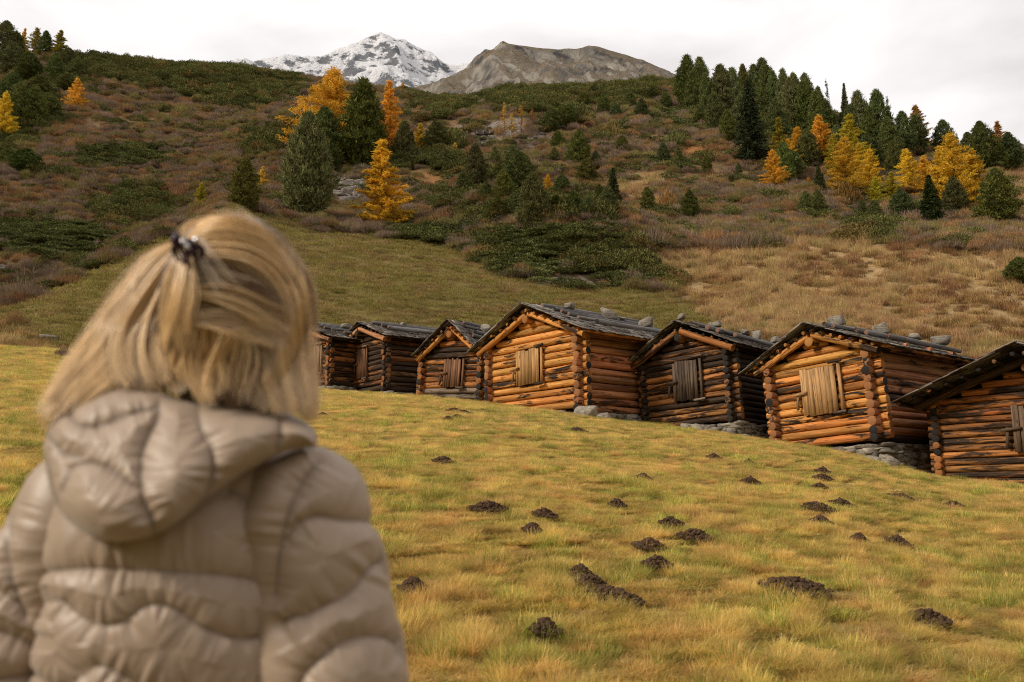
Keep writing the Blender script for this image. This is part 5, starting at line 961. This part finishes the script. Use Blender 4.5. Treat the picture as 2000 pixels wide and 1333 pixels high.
V,q,tr,sm=tube_sleeve([(-.300,1.125,.045),(-.270,1.12,.0),(-.238,1.12,-.12),(-.214,1.115,-.26),(-.20,1.14,-.33),(-.215,1.22,-.41),(-.255,1.30,-.44)],[.044,.072,.077,.080,.074,.060,.045],SR_)
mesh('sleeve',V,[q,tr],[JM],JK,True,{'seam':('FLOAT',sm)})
SL_=[z7([(-60,870),(0,890),(60,925),(110,960)]),z7([(-100,1080),(0,1085),(80,1110),(160,1150)]),z7([(-100,1330),(60,1310),(180,1290)]),z7([(90,420),(60,560),(50,700),(70,850),(130,1000)])]
V,q,tr,sm=tube_sleeve([(-.530,1.15,.045),(-.562,1.15,.0),(-.610,1.15,-.12),(-.640,1.15,-.26),(-.645,1.18,-.33),(-.61,1.27,-.41),(-.55,1.34,-.44)],[.040,.066,.070,.074,.070,.058,.045],SL_)
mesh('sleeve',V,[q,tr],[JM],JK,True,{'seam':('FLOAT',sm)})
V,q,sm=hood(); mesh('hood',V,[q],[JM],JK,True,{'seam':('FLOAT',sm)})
# stand-up collar in front of the neck
def collar():
    k,n=120,40; a=np.linspace(-.3,math.pi+.3,k); ph=np.linspace(0,2*np.pi,n,endpoint=False); C=np.stack([HC[0]-.01+.078*np.cos(a),1.14+.075*np.sin(a),.095+0*a],-1); e1=np.stack([np.cos(a),np.sin(a),0*a],-1)
    r=.02*np.sqrt(np.clip(np.sin((a+.35)/(math.pi+.7)*math.pi),.02,1)); V=C[:,None]+(r[:,None]*np.cos(ph)[None])[...,None]*e1[:,None]+(np.sin(ph)[None]*.045*np.ones((k,1)))[...,None]*np.array([0,0,1.]); V=V.reshape(-1,3)
    i=np.arange(k-1)[:,None]*n+np.arange(n)[None]; j=np.arange(k-1)[:,None]*n+(np.arange(n)[None]+1)%n; return V,np.stack([i,j,j+n,i+n],-1).reshape(-1,4)
V,q=collar(); mesh('collar',V,[q],[JM],JK,True,{'seam':('FLOAT',np.zeros(len(V)))})
mb=MB()
for sg in (-1,1):
    log(mb,bb(sg*.085,0,-.46),bb(sg*.10,.01,-.84),.10,.072,seg=8,sides=18,wob=.08,capm=0); log(mb,bb(sg*.10,.01,-.80),bb(sg*.10,0,FZ+.07),.072,.060,seg=8,sides=18,wob=.08,capm=0)
mb.build('trousers',[CLOTH],PER)
for sg in (-1,1):
    mb=MB(); log(mb,bb(sg*.10,-.03,FZ+.05),bb(sg*.10,.17,FZ+.035),.048,.038,seg=6,sides=14,wob=.02,capm=0); mb.build('shoe',[CLOTH],PER)
# hair
def hair_mat():
    m,t,b,o=mat('blonde_hair'); g=G(t); c=g.attr('tone').outputs['Color']; g.set(b.inputs['Base Color'],c); b.inputs['Roughness'].default_value=.42; b.inputs['Specular IOR Level'].default_value=.5; return m
HM=hair_mat()
def depth(u,v,off=0.0,RX=.098,RY=.112,RZ=.135):
    """distance of the outer hair surface behind which the skull lies"""
    y=np.full(np.shape(u),HC[1]); 
    for _ in range(3):
        P=at_arr(u,v,y); e=((P[...,0]-HC[0])/RX)**2+((P[...,2]-HC[2])/RZ)**2; y=HC[1]-RY*np.sqrt(np.clip(1-e,0,1))
    below=sst(HC[2]-.02,HC[2]-.14,P[...,2]); y=y*(1-below)+np.minimum(y,1.045)*below
    return y+off
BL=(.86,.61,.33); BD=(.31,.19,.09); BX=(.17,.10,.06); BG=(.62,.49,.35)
GUIDES=[ # points in the photo, width start/mid/end, strands, colours, depth offset
 ([(1495,600),(1475,420),(1380,270),(1240,190),(1080,148),(960,160),(900,205)],50,60,24,420,BL,BD,-.004),
 ([(1440,360),(1350,220),(1230,156),(1110,122),(990,136),(900,195)],40,55,24,420,BL,BD,-.006),
 ([(1330,180),(1230,128),(1120,100),(1010,108),(930,138),(890,185)],24,34,20,300,BL,BL,-.006),
 ([(1480,480),(1400,340),(1260,240),(1120,190),(1000,180),(910,205)],50,60,22,420,BL,BD,-.003),
 ([(1470,560),(1400,420),(1280,320),(1140,255),(1020,225),(920,215)],50,50,20,360,BG,BD,.002),
 ([(1440,600),(1380,470),(1270,380),(1130,300),(1000,250),(930,225)],40,34,18,240,BX,BX,.008),
 ([(940,330),(1060,350),(1200,400),(1320,470),(1420,560),(1470,640)],34,46,40,260,BG,BD,-.002),
 ([(930,420),(1060,430),(1200,470),(1330,540),(1440,590)],24,50,60,150,BL,BD,-.016),
 ([(940,560),(1080,560),(1240,600),(1360,640),(1430,720)],26,60,50,110,BL,BG,-.018),
 ([(930,500),(1060,520),(1180,600),(1290,660),(1380,760)],26,40,40,60,BG,BL,-.007),
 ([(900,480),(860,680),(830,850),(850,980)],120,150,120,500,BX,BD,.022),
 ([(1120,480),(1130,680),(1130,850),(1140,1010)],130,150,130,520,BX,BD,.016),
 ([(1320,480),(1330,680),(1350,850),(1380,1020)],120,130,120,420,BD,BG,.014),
 ([(760,420),(640,620),(560,780),(520,900)],90,130,130,520,BD,BL,.018),
 ([(720,560),(660,700),(640,800),(720,900),(800,950)],60,100,100,460,BL,BD,.006),
 ([(1100,440),(1200,470),(1300,520),(1400,520)],70,90,60,420,BX,BD,-.011),
 ([(910,215),(900,330),(890,450),(870,560),(890,650),(940,720)],26,50,40,300,BL,BD,-.020),
 ([(900,215),(860,330),(810,470),(760,600),(740,720),(770,830),(800,890)],26,60,50,420,BL,BD,-.022),
 ([(890,210),(800,320),(700,470),(620,600),(590,720),(600,810),(650,880)],28,60,44,460,BL,BD,-.016),
 ([(885,205),(760,300),(670,430),(590,580),(500,720),(420,810),(330,900)],30,60,50,420,BL,BD,-.006),
 ([(880,200),(750,280),(670,400),(580,560),(450,730),(310,910),(210,1050)],30,50,46,460,BL,BL,.0),
 ([(890,190),(790,230),(700,300),(640,430),(540,600),(400,780),(250,980),(200,1110)],24,40,34,360,BD,BL,.01),
 ([(700,420),(620,600),(540,740),(470,830),(400,880),(330,960),(280,1020)],60,70,60,380,BL,BD,-.002),
 ([(860,300),(780,450),(700,620),(680,760),(700,860),(740,900)],50,60,50,300,BG,BD,-.012),
 ([(960,560),(930,660),(900,760),(880,850),(910,920)],50,60,50,220,BL,BG,-.010),
 ([(1000,560),(980,680),(960,790),(990,880),(1010,980)],60,60,36,320,BL,BD,-.014),
 ([(1060,600),(1090,700),(1070,800),(1060,900),(1080,980)],40,50,40,150,BG,BD,-.010),
 ([(1140,620),(1190,700),(1190,790),(1170,880),(1190,990)],60,80,60,420,BX,BD,-.014),
 ([(1230,590),(1250,700),(1260,820),(1300,930),(1330,1010)],50,60,40,300,BG,BL,-.006),
 ([(1300,560),(1310,700),(1330,830),(1370,940),(1410,1030)],50,60,40,320,BL,BG,-.006),
 ([(1380,520),(1390,680),(1400,820),(1440,950),(1460,1050)],50,56,36,380,BL,BG,-.002),
 ([(1430,440),(1450,600),(1450,760),(1480,900),(1510,1060)],44,50,34,420,BL,BD,.0),
 ([(1450,390),(1485,530),(1480,690),(1500,850),(1520,1000),(1520,1080)],20,30,24,360,BL,BL,.012),
 ([(1400,300),(1470,420),(1490,560),(1485,700),(1510,860),(1530,1010)],22,22,24,300,BL,BL,.03),
 ([(1330,200),(1430,320),(1480,460),(1475,620)],24,30,34,260,BL,BG,.01),
 ([(1170,600),(1180,700),(1150,820),(1130,960)],30,90,80,60,BL,BG,-.022),
 ([(1230,600),(1200,740),(1215,860),(1220,1000)],30,50,50,90,BL,BG,-.014),
 ([(900,210),(1000,420),(1100,640),(1150,900)],90,150,200,26,BG,BG,-.014),
 ([(900,210),(1220,230),(1420,420),(1470,800)],50,60,60,60,BL,BL,-.008),
 ([(890,210),(700,400),(520,700),(330,960)],40,90,130,80,BL,BL,-.006),
 ([(1090,620),(1060,720),(1020,820),(1010,900),(1030,990)],8,14,10,40,BL,BL,-.03),
 ([(1130,620),(1080,740),(1100,860),(1060,960)],10,16,20,30,BL,BL,-.03)]
def build_hair():
    VS=[];FS=[];TS=[];n0=0; K=20; tt=np.linspace(0,1,K)
    for gi,(pts,w0,w1,w2,n,c1,c2,off) in enumerate(GUIDES):
        pts=np.array(z6(pts)); L_=smooth_line(pts,10); s=np.concatenate([[0],np.cumsum(np.hypot(*np.diff(L_,axis=0).T))]); s/=s[-1]
        U=np.interp(tt,s,L_[:,0]); Vv=np.interp(tt,s,L_[:,1]); tx,ty=np.gradient(U),np.gradient(Vv); l=np.hypot(tx,ty); nx,ny=-ty/l,tx/l
        Wd=np.interp(tt,[0,.5,1],[w0,w1,w2])/2.5*1.5
        n=int(n*1.6); nc=max(9,int(w1/3.6)); o1=rng.uniform(-1.15,1.15,n); ci=np.clip(((o1+1.15)/2.3*nc).astype(int),0,nc-1); bc=(ci+.5)/nc*2.3-1.15; o2=rng.random(n)
        fly=rng.random(n)<.12; ph=rng.random(nc)*6.28; am=rng.uniform(.01,.06,nc); kc=rng.random(nc)
        ofs=(o1[:,None]+(bc-o1)[:,None]*(.35+.5*tt[None])+am[ci][:,None]*np.sin(tt[None]*4+ph[ci][:,None])*np.minimum(tt*3,1)[None])*Wd[None]*.66
        ofs=ofs+fly[:,None]*(rng.normal(size=(n,1))*12)*np.sin(tt[None]*np.pi*rng.uniform(.5,1,(n,1)))**2+rng.normal(size=(n,1))*tt[None]**2*6
        tend=1-(rng.random((n,1))**2)*.22-(rng.random(nc)**2*.20)[ci][:,None]; TT=tt[None]*tend
        u=np.stack([np.interp(TT[i],tt,U) for i in range(n)])+ofs*np.interp(TT,tt,nx); v=np.stack([np.interp(TT[i],tt,Vv) for i in range(n)])+ofs*np.interp(TT,tt,ny)
        clump_d=((kc-.3)*.016)[ci][:,None]; y=depth(u,v,off)+clump_d*np.sin(np.pi*np.clip(TT*1.0,0,1))+o2[:,None]*.006
        P=at_arr(u,v,y)                                      # n,K,3
        r=(.00042*(.8+.5*rng.random((n,1))))*np.interp(tt,[0,.1,.7,1],[.7,1,.9,.25])[None]
        T=unit(np.gradient(P,axis=1)); e1=unit(np.cross(T,np.array([.3,1.,.2]))); e2=np.cross(T,e1)
        ring=np.stack([P+r[...,None]*(math.cos(a)*e1+math.sin(a)*e2) for a in (0,2.094,4.189)],2)  # n,K,3,3
        VS.append(ring.reshape(-1,3)); b=(np.arange(n)*K*3)[:,None]+(np.arange(K-1)*3)[None]; b=b.ravel()
        q=np.concatenate([np.stack([b+i,b+(i+1)%3,b+3+(i+1)%3,b+3+i],-1) for i in range(3)]); FS.append(q+n0); n0+=n*K*3
        k=np.clip(kc[ci]**1.2*.95+rng.random(n)*.22,0,1)[:,None]; col=np.array(c1)*(1-k)+np.array(c2)*k; col*=rng.uniform(.8,1.2,(n,1)); TS.append(np.repeat(np.concatenate([col,np.ones((n,1))],1),K*3,0))
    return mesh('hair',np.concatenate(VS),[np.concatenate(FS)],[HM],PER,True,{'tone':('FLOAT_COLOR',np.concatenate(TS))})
HAIR=build_hair()
def under_hair():
    k,n=70,90; th=np.linspace(.02,np.pi*.98,k); ph=np.linspace(0,2*np.pi,n,endpoint=False); T,Pp=np.meshgrid(th,ph,indexing='ij')
    X=.088*np.sin(T)*np.cos(Pp); Y=.100*np.sin(T)*np.sin(Pp); Z=.125*np.cos(T); low=sst(0,-.12,Z); Z=Z-low*.035
    keep_face=(X*FD[0]+Y*FD[1])>.055
    V=np.stack([HC[0]+X*(1+.06*np.sin(Pp*9)),HC[1]+Y-.0,HC[2]+Z],-1).reshape(-1,3)
    i=np.arange(k-1)[:,None]*n+np.arange(n)[None]; j=np.arange(k-1)[:,None]*n+(np.arange(n)[None]+1)%n; q=np.stack([i,i+n,j+n,j],-1).reshape(-1,4)
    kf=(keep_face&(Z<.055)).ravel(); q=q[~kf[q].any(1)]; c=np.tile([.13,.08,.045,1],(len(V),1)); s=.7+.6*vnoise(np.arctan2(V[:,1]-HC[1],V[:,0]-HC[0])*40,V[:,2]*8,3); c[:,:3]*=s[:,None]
    return V,q,c
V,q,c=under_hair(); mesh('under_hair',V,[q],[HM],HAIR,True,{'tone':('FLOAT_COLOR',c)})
PLUM,_t,_b,_o=mat('plum_plastic'); _b.inputs['Base Color'].default_value=(.035,.014,.028,1); _b.inputs['Roughness'].default_value=.25
SILV,_t,_b,_o=mat('silver'); _b.inputs['Base Color'].default_value=(.55,.52,.52,1); _b.inputs['Metallic'].default_value=1; _b.inputs['Roughness'].default_value=.3
mb=MB(); cp=at_arr(366,482,float(depth(366.,482.,-.036))); M2=MB()
for i in range(6):
    a=-.9+i*.36
    for sg in (-1,1):
        p0=cp+np.array([.009*math.sin(a)*1.2,-.003,.005+.003*math.cos(a)]); p1=p0+np.array([.008*sg+.003*a,.004,-.010]); p2=p1+np.array([-.004*sg,.014,-.013]); log(mb,p0,p1,.0026,.0022,seg=2,sides=8,wob=0,capm=0); log(mb,p1,p2,.0022,.001,seg=2,sides=8,wob=0,capm=0)
for (dx,dz,r) in ((-.014,.008,.0075),(-.006,.004,.006),(.006,-.006,.0065),(.001,-.018,.006)): rock_piece(mb,cp+np.array([dx,-.004,dz]),(r,r*.7,r*1.2),sub=1)
clip=mb.build('hair_clip',[PLUM],HAIR)
for (dx,dz,r) in ((.0125,.005,.006),(-.001,.0035,.004),(.003,-.003,.004)): rock_piece(M2,cp+np.array([dx,-.009,dz]),(r,r*.6,r),sub=1)
M2.build('clip_ornament',[SILV],HAIR)
